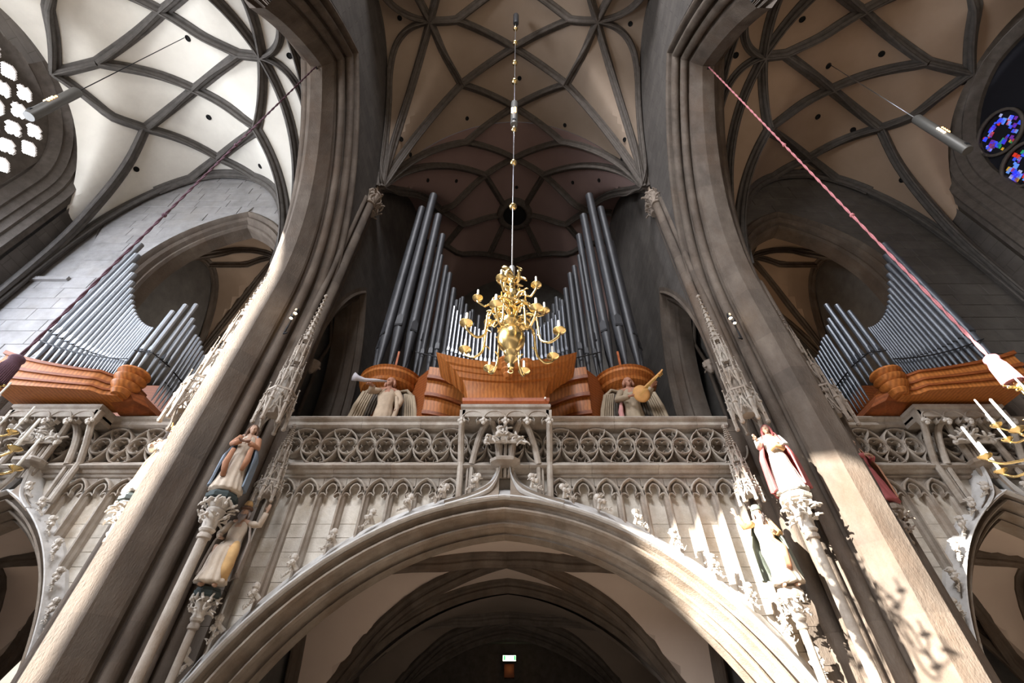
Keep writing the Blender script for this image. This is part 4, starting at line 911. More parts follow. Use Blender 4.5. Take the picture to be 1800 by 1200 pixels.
def figure(name, label, cat, loc, rz, scale, robe, robe_mt, arms, look=(0, -1, 0), flesh='flesh', cloak=None, hair=None, beard=None, hat=None, sleeve_mt=None, seated=False, feet=True, lean=0, group=None, fold=11):
    F = thing(name, label, cat, loc, group, rz, scale)
    b = MB(); hc = Vector((lean * .5, -.03, 1.60)); head(b, hc, look)
    limb(b, [(0, 0, .92), (0, 0, 1.1), (lean * .3, -.005, 1.28), (lean * .4, 0, 1.42)], [.135, .12, .145, .09])
    limb(b, [(-.17 + lean * .4, 0, 1.40), (lean * .4, 0, 1.43), (.17 + lean * .4, 0, 1.40)], [.062, .075, .062])
    for q in (-1, 1):
        if seated: limb(b, [(q * .09, 0, .78), (q * .13, -.38, .74), (q * .12, -.36, .40), (q * .12, -.34, .07)], [.095, .075, .055, .036]); limb(b, [(q * .12, -.32, .05), (q * .13, -.50, .03)], [.038, .030])
        else: limb(b, [(q * .09, 0, .92), (q * .10, -.03, .50), (q * .10, 0, .08)], [.095, .06, .038]); limb(b, [(q * .10, .02, .05), (q * .12, -.17, .03)], [.038, .030])
    slv = []
    for q, el, wr, hd, hup, grip in arms:
        sh = Vector((q * .18 + lean * .4, 0, 1.39)); limb(b, [sh, el, wr], [.052, .040, .027]); hand(b, wr, hd, hup, 1.05, grip); slv.append((sh, Vector(el), Vector(wr)))
    remesh(b, .0125, 'body', flesh, F, 2)
    # robe with folds: rings (z, rx, ry, cx, cy)
    n = 66; rings = []; R = robe; z = [r[0] for r in R]; m = 30
    for i in range(m + 1):
        zz = z[0] + (z[-1] - z[0]) * i / m
        k = next(k for k in range(len(R) - 1) if (zz - R[k + 1][0]) * (zz - R[k][0]) <= 1e-9); u = (zz - R[k][0]) / (R[k + 1][0] - R[k][0]); u = u * u * (3 - 2 * u) * .5 + u * .5
        rx, ry, cx, cy = [R[k][j] * (1 - u) + R[k + 1][j] * u for j in (1, 2, 3, 4)]
        amp = .012 + .10 * max(0, min(1, (z[0] - zz) / (z[0] - z[-1]) - .25)); ring = []
        for a in range(n):
            th = 2 * PI * a / n; w = abs(math.sin(th * fold / 2 + .9 * math.sin(zz * 3.1) + .6 * math.cos(th * 2))) ** .7; f = 1 + amp * (w - .55) * 1.7 + .02 * math.sin(zz * 9 + th * 3)
            ring.append((cx + rx * f * math.cos(th), cy + ry * f * math.sin(th), zz))
        rings.append(ring)
    rb = MB().loft(rings).build('robe', robe_mt, F, smooth=True)
    for sh, el, wr in slv:
        k = (wr - el).normalized(); MB().tube([sh - Vector((0, 0, .01)), lerpv(sh, el, .5), el, lerpv(el, wr, .5), lerpv(el, wr, .86)], [.075, .072, .068, .062, .058], 14).build('sleeve', sleeve_mt or robe_mt, F, smooth=True)
    if cloak:
        cm, th0, th1, zt, zb, cr = cloak; rows = []
        for i in range(22):
            u = i / 21; zz = zt + (zb - zt) * u; row = []
            for j in range(27):
                th = math.radians(th0 + (th1 - th0) * j / 26); rr = cr * (.62 + .55 * min(1, u * 2.4)) * (1 + .13 * abs(math.sin(j * .85 + u * 2)) * (u + .15))
                yb = -.12 * u if seated else 0
                row.append((rr * math.cos(th) + lean * .4 * (1 - u), .02 + rr * .82 * math.sin(th) + yb, zz + .03 * math.cos(j * .9)))
            rows.append(row)
        inner = [[(x * .9, y * .9, zz) for x, y, zz in r] for r in rows]
        mb = MB(); mb.grid(rows); mb.grid([r[::-1] for r in inner])
        mb.grid([[r[0] for r in rows], [r[0] for r in inner]]); mb.grid([[r[-1] for r in inner], [r[-1] for r in rows]]); mb.grid([rows[-1], inner[-1]]); mb.build('cloak', cm, F, smooth=True, auto=50)
    if hair:
        hm, ln = hair; f = Vector(look).normalized(); mb = MB(); mb.ball(hc - f * .022 + Vector((0, 0, .045)), .107, 12, 8, (.93, 1, 1.02), jit=.02)
        for k in range(11):
            a = PI * (k / 10) ; d = Vector((math.cos(a), math.sin(a), 0)); rr = Matrix.Rotation(math.atan2(f.x, -f.y), 3, 'Z') @ d
            mb.tube([hc + rr * .075 + Vector((0, 0, .06)), hc + rr * .10 - Vector((0, 0, .02)), hc + rr * .105 - Vector((0, 0, ln * .6)), hc + rr * .09 - Vector((0, 0, ln))], [.03, .032, .030, .014], 6)
        mb.build('hair', hm, F, smooth=True)
    if beard:
        f = Vector(look).normalized(); mb = MB()
        for k in range(-3, 4):
            r = Vector((0, 0, 1)).cross(f); mb.tube([hc + f * (.085 - abs(k) * .008) + r * k * .020 - Vector((0, 0, .055)), hc + f * (.12 - abs(k) * .012) + r * k * .017 - Vector((0, 0, .14)), hc + f * .12 + r * k * .009 - Vector((0, 0, .21 + beard[1] - abs(k) * .02))], [.018, .022, .009], 6)
        mb.build('beard', beard[0], F, smooth=True)
    if hat == 'turban':
        mb = MB(); mb.lathe(hc + Vector((0, 0, .07)), [(.115, 0), (.135, .03), (.12, .065), (.10, .07)], 18); h_ = mb.build('hat', 'brown_hair', F, smooth=True)
        MB().lathe(hc + Vector((0, 0, .14)), [(.095, 0), (.09, .07), (.06, .13), (.01, .15)], 16).build('hat_crown', 'ochre_cloth', h_, smooth=True)
    if hat == 'cap':
        mb = MB(); mb.lathe(hc + Vector((0, 0, .05)), [(.11, 0), (.118, .02), (.11, .08), (.075, .13), (.01, .15)], 16).build('cap', 'green_cloth', F, smooth=True)
    if hat == 'crown':
        mb = MB(); mb.lathe(hc + Vector((0, 0, .08)), [(.10, 0), (.115, .03), (.12, .06)], 16)
        for k in range(6): a = k * PI / 3; mb.tube([hc + Vector((math.cos(a) * .115, math.sin(a) * .115, .13)), hc + Vector((math.cos(a) * .14, math.sin(a) * .14, .21))], [.03, .012], 6); mb.ball(hc + Vector((math.cos(a) * .14, math.sin(a) * .14, .22)), .02, 6, 4)
        mb.build('crown', 'gold_paint', F)
    return F
V_ = Vector
STAND = [(1.44, .07, .06, 0, 0), (1.38, .15, .10, 0, 0), (1.25, .185, .14, 0, -.01), (1.02, .155, .13, 0, -.01), (.80, .20, .17, 0, -.01), (.40, .25, .21, 0, -.02), (.05, .32, .27, 0, -.03)]
SEAT = [(1.44, .07, .06, 0, 0), (1.38, .15, .10, 0, 0), (1.22, .185, .14, 0, -.01), (1.0, .165, .15, 0, -.02), (.86, .20, .24, 0, -.10), (.74, .23, .31, 0, -.17), (.60, .235, .25, 0, -.26), (.35, .23, .19, 0, -.31), (.08, .29, .24, 0, -.33)]
# left upper: woman with blue cloak holding a book
zrot = lambda x, y: math.atan2(-x, y) if 0 else 0
f1 = figure('statue', 'painted statue of woman in blue cloak with brown book, on the shaded left pier', 'statue', (-5.98, 8.83, 4.18), .35, .95, STAND, 'cream_cloth',
    [(-1, (-.27, -.10, 1.14), (-.08, -.27, 1.16), (1, -.2, .1), (0, -1, .2), True), (1, (.26, -.10, 1.12), (.07, -.28, 1.14), (-1, -.2, .2), (0, -1, .2), True)],
    look=(.2, -1, .0), cloak=('blue_cloth', -35, 215, 1.42, .14, .30), hair=('brown_hair', .24), sleeve_mt='orange_cloth', fold=13)
bk1 = MB().loft([[(-.10, -.30, z), (.10, -.30, z), (.13, -.38, z + .03), (0, -.35, z), (-.13, -.38, z + .03)] for z in (1.12, 1.145)]).build('book', 'book_brown', f1)
MB().tube([(-.16, -.24, .95), (-.18, -.27, .6), (-.12, -.26, .3)], [.05, .07, .05], 10).tube([(.17, -.2, 1.05), (.2, -.25, .7), (.16, -.2, .5)], [.05, .07, .04], 10).build('orange_lining', 'orange_cloth', f1, smooth=True)
# left lower: seated bearded man in hat, arm raised
f2 = figure('statue', 'seated bearded statue in brown hat raising one arm, left of the central arch', 'statue', (-5.78, 9.5, 2.55), .2, .95, SEAT, 'cream_cloth',
    [(-1, (-.30, -.10, 1.10), (-.20, -.30, .98), (.6, -.6, -.3), (0, 0, 1), True), (1, (.40, -.06, 1.36), (.46, -.10, 1.66), (.1, -.1, 1), (0, -1, .1), False)],
    look=(-.05, -1, .1), cloak=('grey_cloth', -20, 200, 1.43, .30, .30), beard=('grey_hair', .06), hat='turban', seated=True, hair=('grey_hair', .12))
MB().tube([(.15, -.22, .88), (.22, -.42, .72), (.22, -.42, .40), (.20, -.36, .15)], [.07, .10, .11, .09], 14).build('ochre_drape', 'ochre_cloth', f2, smooth=True)
# right upper: woman with red mantle
f3 = figure('statue', 'statue of a veiled woman in red mantle and white gown on the sunlit right pier', 'statue', (5.62, 8.83, 4.18), -.3, .95, STAND, 'white_cloth',
    [(-1, (-.30, -.08, 1.16), (-.34, -.26, 1.26), (-.3, -.6, .5), (0, -1, .3), False), (1, (.25, -.1, 1.12), (.06, -.26, 1.12), (-1, -.1, .1), (0, -1, .2), True)],
    look=(-.35, -1, .05), cloak=('red_cloth', -50, 215, 1.45, .10, .31), hair=('red_cloth', .20), fold=12)
MB().tube([(-.14, -.2, 1.0), (0, -.26, 1.08), (.16, -.18, .98)], [.05, .06, .05], 10).build('gold_girdle', 'ochre_cloth', f3, smooth=True)
# right lower: bearded prophet pointing
f4 = figure('statue', 'bearded statue in green cap pointing up beside the right end of the central arch', 'statue', (5.08, 9.5, 2.55), -.15, .95, SEAT, 'cream_cloth',
    [(-1, (-.38, -.08, 1.30), (-.50, -.12, 1.56), (-.15, -.1, 1), (0, -1, .1), False), (1, (.27, -.1, 1.12), (.12, -.28, 1.1), (-.6, -.5, .5), (0, -1, 0), True)],
    look=(0, -1, .1), cloak=('green_cloth', -45, 160, 1.42, .25, .30), beard=('grey_hair', .08), hat='cap', seated=True, hair=('grey_hair', .16), sleeve_mt='ochre_cloth')
MB().tube([(.02, -.30, .95), (.10, -.50, .70), (.06, -.50, .35), (.04, -.45, .2)], [.04, .06, .06, .03], 10).build('orange_lining', 'orange_cloth', f4, smooth=True)
f5 = figure('statue', 'crowned statue in ochre robe on the aisle side of the left pier, sunlit edge', 'statue', (-7.86, 9.0, 4.2), -.2, .95, STAND, 'white_cloth',
    [(-1, (-.27, -.12, 1.14), (-.12, -.30, 1.14), (1, -.3, .2), (0, -1, .2), True), (1, (.26, -.1, 1.12), (.10, -.28, 1.24), (-1, -.2, .3), (0, -1, .2), True)],
    cloak=('ochre_cloth', -60, 190, 1.42, .12, .30), hair=('brown_hair', .15), hat='crown')
f6 = figure('statue', 'dark red robed statue in shadow on the aisle side of the right pier', 'statue', (7.86, 9.45, 4.2), .3, .95, STAND, 'red_cloth',
    [(-1, (-.27, -.12, 1.14), (-.12, -.30, 1.14), (1, -.3, .2), (0, -1, .2), True), (1, (.26, -.1, 1.12), (.10, -.28, 1.14), (-1, -.2, .3), (0, -1, .2), True)],
    cloak=('orange_cloth', -60, 190, 1.42, .12, .30), hair=('brown_hair', .2))
# musician angels standing behind the parapet
def wing(F, s, mt, mt2, z0=.95, z1=1.58, spread=.45):
    mb = MB(); rows = []
    for i in range(15):
        u = i / 14; rows.append(u)
    top = [(s * (.10 + spread * math.sin(u * 1.9)), .16 + .05 * u, 1.36 + .24 * math.sin(u * 2.3) - .0 * u) for u in rows]
    edge = [V_((s * (.08 + spread * .5 * u), .14, 1.30 - .5 * u)) for u in rows]
    mb.tube([V_((s * .07, .13, 1.28)), V_((s * .20, .16, 1.50)), V_((s * .36, .16, 1.56)), V_((s * .48, .15, 1.44)), V_((s * .52, .14, 1.20))], [.05, .075, .085, .08, .05], 10, flat=.5)
    W = mb.build('wing', mt, F, smooth=True)
    for k in range(9):
        u = k / 8; a = V_((s * (.16 + .35 * u), .155 - .012 * k, 1.45 - .12 * abs(u - .5))); e = V_((s * (.20 + .46 * u + .03 * k / 8), .17 - .012 * k, .95 - .62 * u ** 1.1))
        m = MB(); m.tube([a, a.lerp(e, .35) + V_((s * .03, 0, 0)), a.lerp(e, .75) + V_((s * .025, 0, 0)), e], [.035, .05, .045, .012], 6, flat=.22); m.build('feather', mt2 if k < 4 else mt, W, smooth=True)
STA = [(r[0], r[1] * 1.02, r[2], r[3], r[4]) for r in STAND]; STA[-2] = (.40, .21, .13, 0, .02); STA[-1] = (.05, .26, .13, 0, .03); STA[-3] = (.80, .19, .14, 0, .0)
a1 = figure('angel', 'carved angel blowing a pale trumpet beneath the left organ tower', 'statue', (-3.74, 10.5, 6.2), .15, 1.37, STA, 'angel_wood',
    [(-1, (-.34, -.12, 1.28), (-.28, -.30, 1.30), (-.8, -.4, 0), (0, 0, 1), True), (1, (.30, -.05, 1.14), (.26, -.12, .92), (0, -.3, -1), (1, 0, 0), True)],
    look=(-.3, -1, .1), flesh='angel_flesh', hair=('angel_flesh', .10), sleeve_mt='angel_wood', fold=9)
for q in (-1, 1): wing(a1, q, 'wing_paint', 'wing_dark')
MB().tube([V_((-.05, -.20, 1.50)), V_((-.2, -.30, 1.43)), V_((-.45, -.36, 1.36)), V_((-.60, -.38, 1.38)), V_((-.68, -.39, 1.40))], [.02, .03, .042, .06, .095], 12).build('trumpet', 'trumpet_grey', a1, smooth=True)
MB().tube([V_((.20, -.1, 1.2)), V_((.27, -.14, .9)), V_((.22, -.12, .5)), V_((.26, -.1, .1))], [.03, .05, .05, .03], 8).build('sash', 'angel_wood', a1, smooth=True)
a2 = figure('angel', 'carved angel playing an orange lute beneath the right organ tower', 'statue', (3.24, 10.5, 6.2), -.1, 1.37, STA, 'wing_paint',
    [(-1, (-.30, -.10, 1.12), (-.06, -.30, 1.06), (.9, -.3, -.1), (0, -1, .2), True), (1, (.34, -.10, 1.18), (.42, -.26, 1.30), (.5, -.6, .4), (0, 0, 1), True)],
    look=(.1, -1, .0), flesh='angel_flesh', hair=('angel_flesh', .08), sleeve_mt='wing_paint', fold=9)
for q in (-1, 1): wing(a2, q, 'wing_paint', 'wing_dark')
lt = MB(); lt.ball((.16, -.32, 1.08), .17, 16, 10, (1.0, .42, 1.25)); lu = lt.build('lute', 'lute_wood', a2, smooth=True)
MB().beam((.22, -.36, 1.18), (.60, -.42, 1.50), .05, .03).build('lute_neck', 'lute_wood', lu); MB().beam((.56, -.42, 1.44), (.66, -.42, 1.56), .09, .03).build('peg_box', 'lute_wood', lu)
m = MB()
for k in range(4): m.tube([V_((.06 + .015 * k, -.405, .98 - .015 * k)), V_((.58, -.44, 1.47 - .01 * k))], .003, 4)
for k in range(3): m.tube([V_((.56 + .03 * k, -.46, 1.47 + .03 * k)), V_((.60 + .03 * k, -.38, 1.43 + .03 * k))], .009, 5)
m.build('strings', 'gold_paint', lu)
MB().tube([V_((-.22, -.05, 1.1)), V_((-.28, -.12, .8)), V_((-.25, -.1, .4)), V_((-.32, -.1, .1))], [.03, .055, .05, .03], 8).build('sash', 'pink_cloth', a2, smooth=True)

def console(label, x, y, z, r, h, shaft_z, mt='carved_stone', rim='teal_paint'):
    """foliage capital on a colonnette carrying a statue; z = top"""
    C = thing('statue_console', label, 'console', (x, y, z - h))
    MB().lathe((x, y, z - .16), [(r * .8, 0), (r * 1.02, .03), (r * 1.05, .10), (r * .95, .12), (r * .9, .16)], 8).build('rim_slab', rim, C)
    MB().lathe((x, y, z - h), [(r * .42, 0), (r * .5, .04), (r * .42, .08), (r * .46, h * .3), (r * .6, h * .55), (r * .5, h * .6), (r * .62, h * .72), (r * .86, h - .18), (r * .8, h - .15)], 14).build('bell', mt, C, smooth=True, auto=40)
    lf = MB()
    for zz, rr, n in ((h * .40, .60, 8), (h * .70, .85, 10)):
        for k in range(n):
            a = 2 * PI * k / n; d = V_((math.cos(a), math.sin(a), .5)); c = V_((x, y, z - h + zz - .08)) + V_((math.cos(a), math.sin(a), 0)) * r * rr * .75
            lf.leaf(c, d, r * .55, .5); lf.ball(c + d * r * .35, r * .13, 6, 4, jit=.15); lf.leaf(c + d * r * .2, d + V_((.6 * math.sin(a), -.6 * math.cos(a), 0)), r * .35, .8)
    lf.build('carved_leaves', mt, C, kind='stuff')
    zz = z - h; MB().lathe((x, y, shaft_z), [(r * .30, 0), (r * .30, zz - shaft_z - .14), (r * .42, zz - shaft_z - .12), (r * .42, zz - shaft_z - .06), (r * .34, zz - shaft_z - .03), (r * .40, zz - shaft_z)], 14).build('colonnette', 'gallery_stone' if mt == 'carved_stone' else 'pier_stone', C, smooth=True, auto=40)
    return C
console('carved foliage console under the blue cloaked statue', -5.98, 8.83, 4.18, .30, .75, -1.6, 'carved_stone')
console('white carved foliage console under the red mantled statue', 5.62, 8.83, 4.18, .30, .75, -1.6, 'carved_stone', 'carved_stone')
console('carved foliage console under the seated statue in hat', -5.76, 9.34, 2.57, .23, .52, -1.6, 'carved_stone')
console('sunlit foliage console under the statue in green cap', 5.06, 9.34, 2.57, .23, .52, -1.6, 'carved_stone', 'carved_stone')
console('foliage console under the crowned statue of the left pier', -7.86, 9.0, 4.2, .28, .8, -1.6)
console('dark foliage console under the red robed statue in shadow', 7.86, 9.45, 4.2, .28, .8, -1.6, 'dark_carved_stone', 'dark_carved_stone')  # darker stone than the other consoles: the shadow is put into its colour
def pinnacle(mb, x, y, z, h, r):
    mb.lathe((x, y, z), [(r, 0), (r, h * .45), (r * 1.5, h * .47), (r * 1.3, h * .5), (r * .9, h * .52), (r * .1, h)], 6)
    for k in range(4): a = k * PI / 2; mb.ball((x + math.cos(a) * r * .8, y + math.sin(a) * r * .8, z + h * .68), r * .45, 5, 3)
    mb.ball((x, y, z + h), r * .6, 6, 4); mb.ball((x, y, z - .02), r * 1.3, 6, 4)
def canopy(label, x, y, z, R, H, mt='carved_stone', tiers=((.0, .22, 1.0), (.22, .42, .66), (.42, .60, .44)), n=6, a_off=0):
    """gothic statue canopy: ring of gables and pinnacles, stacked tabernacle tiers, crocketed spire; z = underside"""
    C = thing('statue_canopy', label, 'canopy', (x, y, z))
    for ti, (t0, t1, k) in enumerate(tiers):
        zb, zt = z + H * t0, z + H * t1; r = R * k; h = zt - zb
        core = MB().lathe((x, y, zb + (.25 * h if ti == 0 else 0)), [(r * .5, 0), (r * .62, h * .15), (r * .55, h * .75)], n); core.build('core', mt, C)
        for q in range(n):
            a = 2 * PI * (q + .5) / n + a_off; a2 = a + 2 * PI / n
            p = V_((x + r * math.cos(a), y + r * math.sin(a), zb)); p2 = V_((x + r * math.cos(a2), y + r * math.sin(a2), zb))
            pb = MB(); pinnacle(pb, p.x, p.y, zb, h * 1.1, r * .10 + .012); pb.build('pinnacle', mt, C)
            mid = (p + p2) / 2; outn = V_((mid.x - x, mid.y - y, 0)).normalized(); gb = MB()
            for e0, e1 in ((p, mid), (p2, mid)):
                gb.beam(e0 + V_((0, 0, h * .02)), V_((e1.x, e1.y, zb + h * .62)) + outn * r * .08, r * .10, r * .10, outn)
                for u in (.3, .6, .85): gb.ball(e0.lerp(V_((e1.x, e1.y, zb + h * .62)), u) + outn * r * .08 + V_((0, 0, r * .08)), r * .07, 5, 3, jit=.1)
            gb.ball(V_((mid.x, mid.y, zb + h * .72)) + outn * r * .08, r * .11, 6, 4, jit=.1)
            ac = [p.lerp(p2, u) + V_((0, 0, h * (.02 + .36 * math.sin(PI * u)))) for u in [i / 8 for i in range(9)]]
            gb.tube(ac, r * .045, 5); gb.beam(V_((mid.x, mid.y, zb + h * .3)), V_((mid.x, mid.y, zb + h * .62)), r * .05, r * .05, outn)
            gb.build('gable', mt, C)
            if ti == 0:
                MB().beam(p + V_((0, 0, h * .88)), p2 + V_((0, 0, h * .88)), r * .08, r * .16).build('cornice', mt, C)
                sb = MB()
                for u in (.2, .4, .6, .8): sb.beam(p.lerp(p2, u) + V_((0, 0, h * .5)), p.lerp(p2, u) + V_((0, 0, h * .86)), r * .05, r * .05, outn)
                sb.build('slat_tracery', mt, C)
    zs_ = z + H * tiers[-1][1]; hs = H * (1 - tiers[-1][1]); r = R * tiers[-1][2] * .62
    sp = MB().lathe((x, y, zs_ - .05), [(r, 0), (r * .12, hs)], n).build('spire', mt, C)
    cr = MB()
    for q in range(n):
        a = 2 * PI * q / n
        for i in range(9):
            u = (i + .5) / 9.5; rr = r * (1 - .88 * u) + .01; cr.ball((x + rr * math.cos(a), y + rr * math.sin(a), zs_ + hs * u), .030 * (1.2 - .5 * u), 5, 3, (1.2, 1.2, .8), jit=.15)
    cr.ball((x, y, zs_ + hs), .06, 7, 5, jit=.1); cr.build('spire_crockets', mt, C, kind='stuff'); return C
canopy('tall carved canopy with spire above the blue cloaked statue', -5.82, 9.0, 5.98, .34, 4.6, 'gallery_stone')
canopy('tall sunlit carved canopy with spire above the red mantled statue', 5.48, 9.0, 5.98, .34, 4.6, 'gallery_stone')
canopy('slender canopy of pinnacles above the seated statue in hat', -5.55, 9.6, 4.38, .24, 1.95, 'gallery_stone', ((0, .26, 1.0), (.26, .5, .72), (.5, .72, .5)))
canopy('slender canopy of pinnacles above the statue in green cap', 5.12, 9.6, 4.38, .24, 1.95, 'gallery_stone', ((0, .26, 1.0), (.26, .5, .72), (.5, .72, .5)))
canopy('tall yellow lit canopy with spire above the crowned statue', -7.95, 9.0, 6.0, .36, 6.2, 'gallery_stone')
canopy('dark shaded canopy with spire above the red robed statue', 7.9, 9.45, 6.2, .36, 5.6, 'dark_carved_stone')  # shade on this canopy is painted in with the darker stone

# ================================================================== CHANDELIERS, LAMPS, ROPES
def drip_pan(mb, c, r): mb.lathe(c, [(r * .12, -.05), (r * .25, -.03), (r * .72, -.012), (r, .012), (r * 1.0, .02), (r * .7, .0), (r * .3, .0), (r * .16, .02), (r * .16, .05)], 20)
T = thing('chandelier', 'large brass chandelier with two tiers of candle arms hanging before the central organ', 'chandelier', (-.10, 4.95, 4.2))
cx, cy = -.10, 4.95; c0 = V_((cx, cy, 0))
MB().lathe((cx, cy, 0), [(.0, 4.22), (.04, 4.24), (.055, 4.29), (.03, 4.33), (.06, 4.37), (.10, 4.41), (.06, 4.45), (.09, 4.49), (.11, 4.53), (.07, 4.56), (.13, 4.62), (.20, 4.72), (.215, 4.82), (.20, 4.93), (.14, 5.03), (.08, 5.08), (.12, 5.12), (.15, 5.16), (.16, 5.2), (.12, 5.24), (.06, 5.3), (.055, 5.4), (.09, 5.44), (.10, 5.5), (.06, 5.56), (.05, 5.66), (.09, 5.70), (.11, 5.78), (.12, 5.88), (.09, 5.96), (.05, 6.0), (.06, 6.08), (.03, 6.14), (.03, 6.2)], 24).build('baluster_stem', 'brass', T, smooth=True, auto=45)
MB().tube([V_((cx + .035 * math.cos(a), cy, 4.18 + .035 * math.sin(a))) for a in [2 * PI * k / 10 for k in range(11)]], .009, 6).build('ring_handle', 'brass', T, smooth=True)
def arm(T, c0, a, z_at, r_at, R, z_pan, droop, k, pan_r, candle_h, lean=0):
    d = V_((math.cos(a), math.sin(a), 0)); P = lambda r, z: c0 + d * r + V_((0, 0, z))
    pts = [P(r_at, z_at), P(r_at + .08 * k, z_at + .10 * k), P(r_at + .18 * k, z_at + .12 * k), P(r_at + .28 * k, z_at + .02 * k), P(r_at + .30 * k, z_at - .12 * k), P(r_at + .33 * k, z_pan - droop + .10 * k), P(r_at + .42 * k, z_pan - droop), P(R - .14 * k, z_pan - droop - .01), P(R - .03 * k, z_pan - droop + .06 * k), P(R, z_pan - .05)]
    # smooth
    sm = []
    for i in range(len(pts) - 1):
        p0, p1, p2, p3 = pts[max(i - 1, 0)], pts[i], pts[i + 1], pts[min(i + 2, len(pts) - 1)]
        for j in range(4):
            t = j / 4; sm.append(.5 * ((2 * p1) + (p2 - p0) * t + (2 * p0 - 5 * p1 + 4 * p2 - p3) * t * t + (3 * p1 - p0 - 3 * p2 + p3) * t ** 3))
    sm.append(pts[-1]); ab = MB(); ab.tube(sm, .0155 * k + .004, 7)
    for q in (.14, .3, .42, .55):
        p = sm[int(q * (len(sm) - 1))]; ab.leaf(p, d * .3 + V_((0, 0, 1)) if q < .4 else d * -.6 + V_((0, 0, .2)), .07 * k, .8); ab.ball(p, .028 * k, 6, 4)
    ab.tube([P(r_at + .10 * k, z_at + .04 * k), P(r_at + .16 * k, z_at - .02 * k), P(r_at + .22 * k, z_at + .05 * k), P(r_at + .17 * k, z_at + .09 * k)], .010 * k, 5)
    A = ab.build('candle_arm', 'brass', T, smooth=True)
    pm = MB(); drip_pan(pm, P(R, z_pan), pan_r); pm.build('drip_pan', 'brass', A, smooth=True, auto=40)
    MB().lathe(P(R, z_pan + .04), [(.024 * k, 0), (.022 * k, .05), (.019 * k, candle_h * .97), (.008 * k, candle_h)], 9).build('candle', 'candle_wax', A, smooth=True, auto=50)
for k in range(8): arm(T, c0, math.radians(-93 + 45 * k - 13), 5.18, .12, .745, 4.78, .17, 1.0, .098, .19)
for k in range(6): arm(T, c0, math.radians(-106 + 60 * k), 5.66, .08, .565, 5.60, .14, .82, .085, .18)
m = MB(); random.seed(3)
for zz, n, r in ((5.28, 8, .13), (5.56, 6, .10), (5.9, 5, .08), (6.12, 5, .08), (6.3, 4, .06)):
    for k in range(n): a = 2 * PI * k / n + zz; m.leaf(c0 + V_((math.cos(a) * r * .6, math.sin(a) * r * .6, zz)), (math.cos(a), math.sin(a), .5), .17, .7); m.ball(c0 + V_((math.cos(a) * r * 1.3, math.sin(a) * r * 1.3, zz + .03)), .022, 6, 4)
m.build('leaf_ornament', 'brass', T, smooth=True)
m = MB(); m.ball((cx, cy, 6.28), .075, 10, 7, (1, .8, 1.3)); m.ball((cx - .03, cy - .04, 6.42), .04, 8, 6); m.tube([V_((cx - .05, cy - .06, 6.42)), V_((cx - .10, cy - .1, 6.40))], [.018, .005], 6)
for q in (-1, 1):
    for k in range(4): m.tube([V_((cx + q * .04, cy, 6.30)), V_((cx + q * (.12 + .02 * k), cy, 6.40 + .05 * k)), V_((cx + q * (.17 - .03 * k), cy, 6.50 + .05 * k))], [.02, .024, .006], 6, flat=.4)
m.build('eagle_finial', 'brass', T, smooth=True)
MB().tube([V_((cx, cy, 6.35)), V_((cx, cy, 6.62))], .05, 8).build('coupling', 'steel_rod', T, smooth=True)
MB().tube([V_((cx, cy, 6.4)), V_((cx, cy, 26.3))], .012, 8).build('hanging_rod', 'steel_rod', T, smooth=True)
for zz in (8.73, 10.8, 12.82, 16.9, 19.0, 21.8, 24.2): MB().ball((cx, cy, zz), .085 if zz < 15 else .11, 14, 10).build('rod_ball', 'brass', T, smooth=True)
MB().lathe((cx + .02, cy, 26.1), [(.10, -1.0), (.13, -.9), (.14, .6), (.10, .7)], 12).build('hoist_cover', 'black_iron', T, smooth=True, auto=40)
def tube_lamp(label, x, y, z0, z1, z_top, r=.12, cord='black_iron'):
    L = thing('tube_lamp', label, 'lamp', (x, y, z0))
    MB().lathe((x, y, z0), [(r * .95, 0), (r, .03), (r, z1 - z0 - .05), (r * .8, z1 - z0)], 18).build('tube', 'tin_grey', L, smooth=True, auto=40)
    if z_top: MB().tube([V_((x, y, z1 - .02)), V_((x, y, z_top))], .014, 6).build('suspension_cord', cord, L, smooth=True)
    zc = z0 + (z1 - z0) * .42
    for k, dz in enumerate((0, .1, .2, .30)):
        for q in (-.6, .3): MB().ball((x + math.sin(q) * r * .97, y - math.cos(q) * r * .97, zc + dz), .035, 8, 5).build('bulb', 'lamp_glow' if q < 0 else 'orange_glow', L)
    MB().box((x - .05, y - r - .01, z0 + .12), (x + .05, y - r + .02, z0 + .22)).build('slot', 'mouth_black', L)
    return L
tube_lamp('grey tube lamp with orange bulbs hanging before the bright left window', -13.0, 4.56, 12.7, 14.65, 20.85, .14)
tube_lamp('pale tube lamp with orange bulbs hanging before the dark right window', 12.62, 5.48, 12.7, 15.1, 20.9, .14, 'steel_rod')
tube_lamp('small steel tube lamp threaded on the chandelier rod', cx, cy, 13.15, 14.9, None, .10)
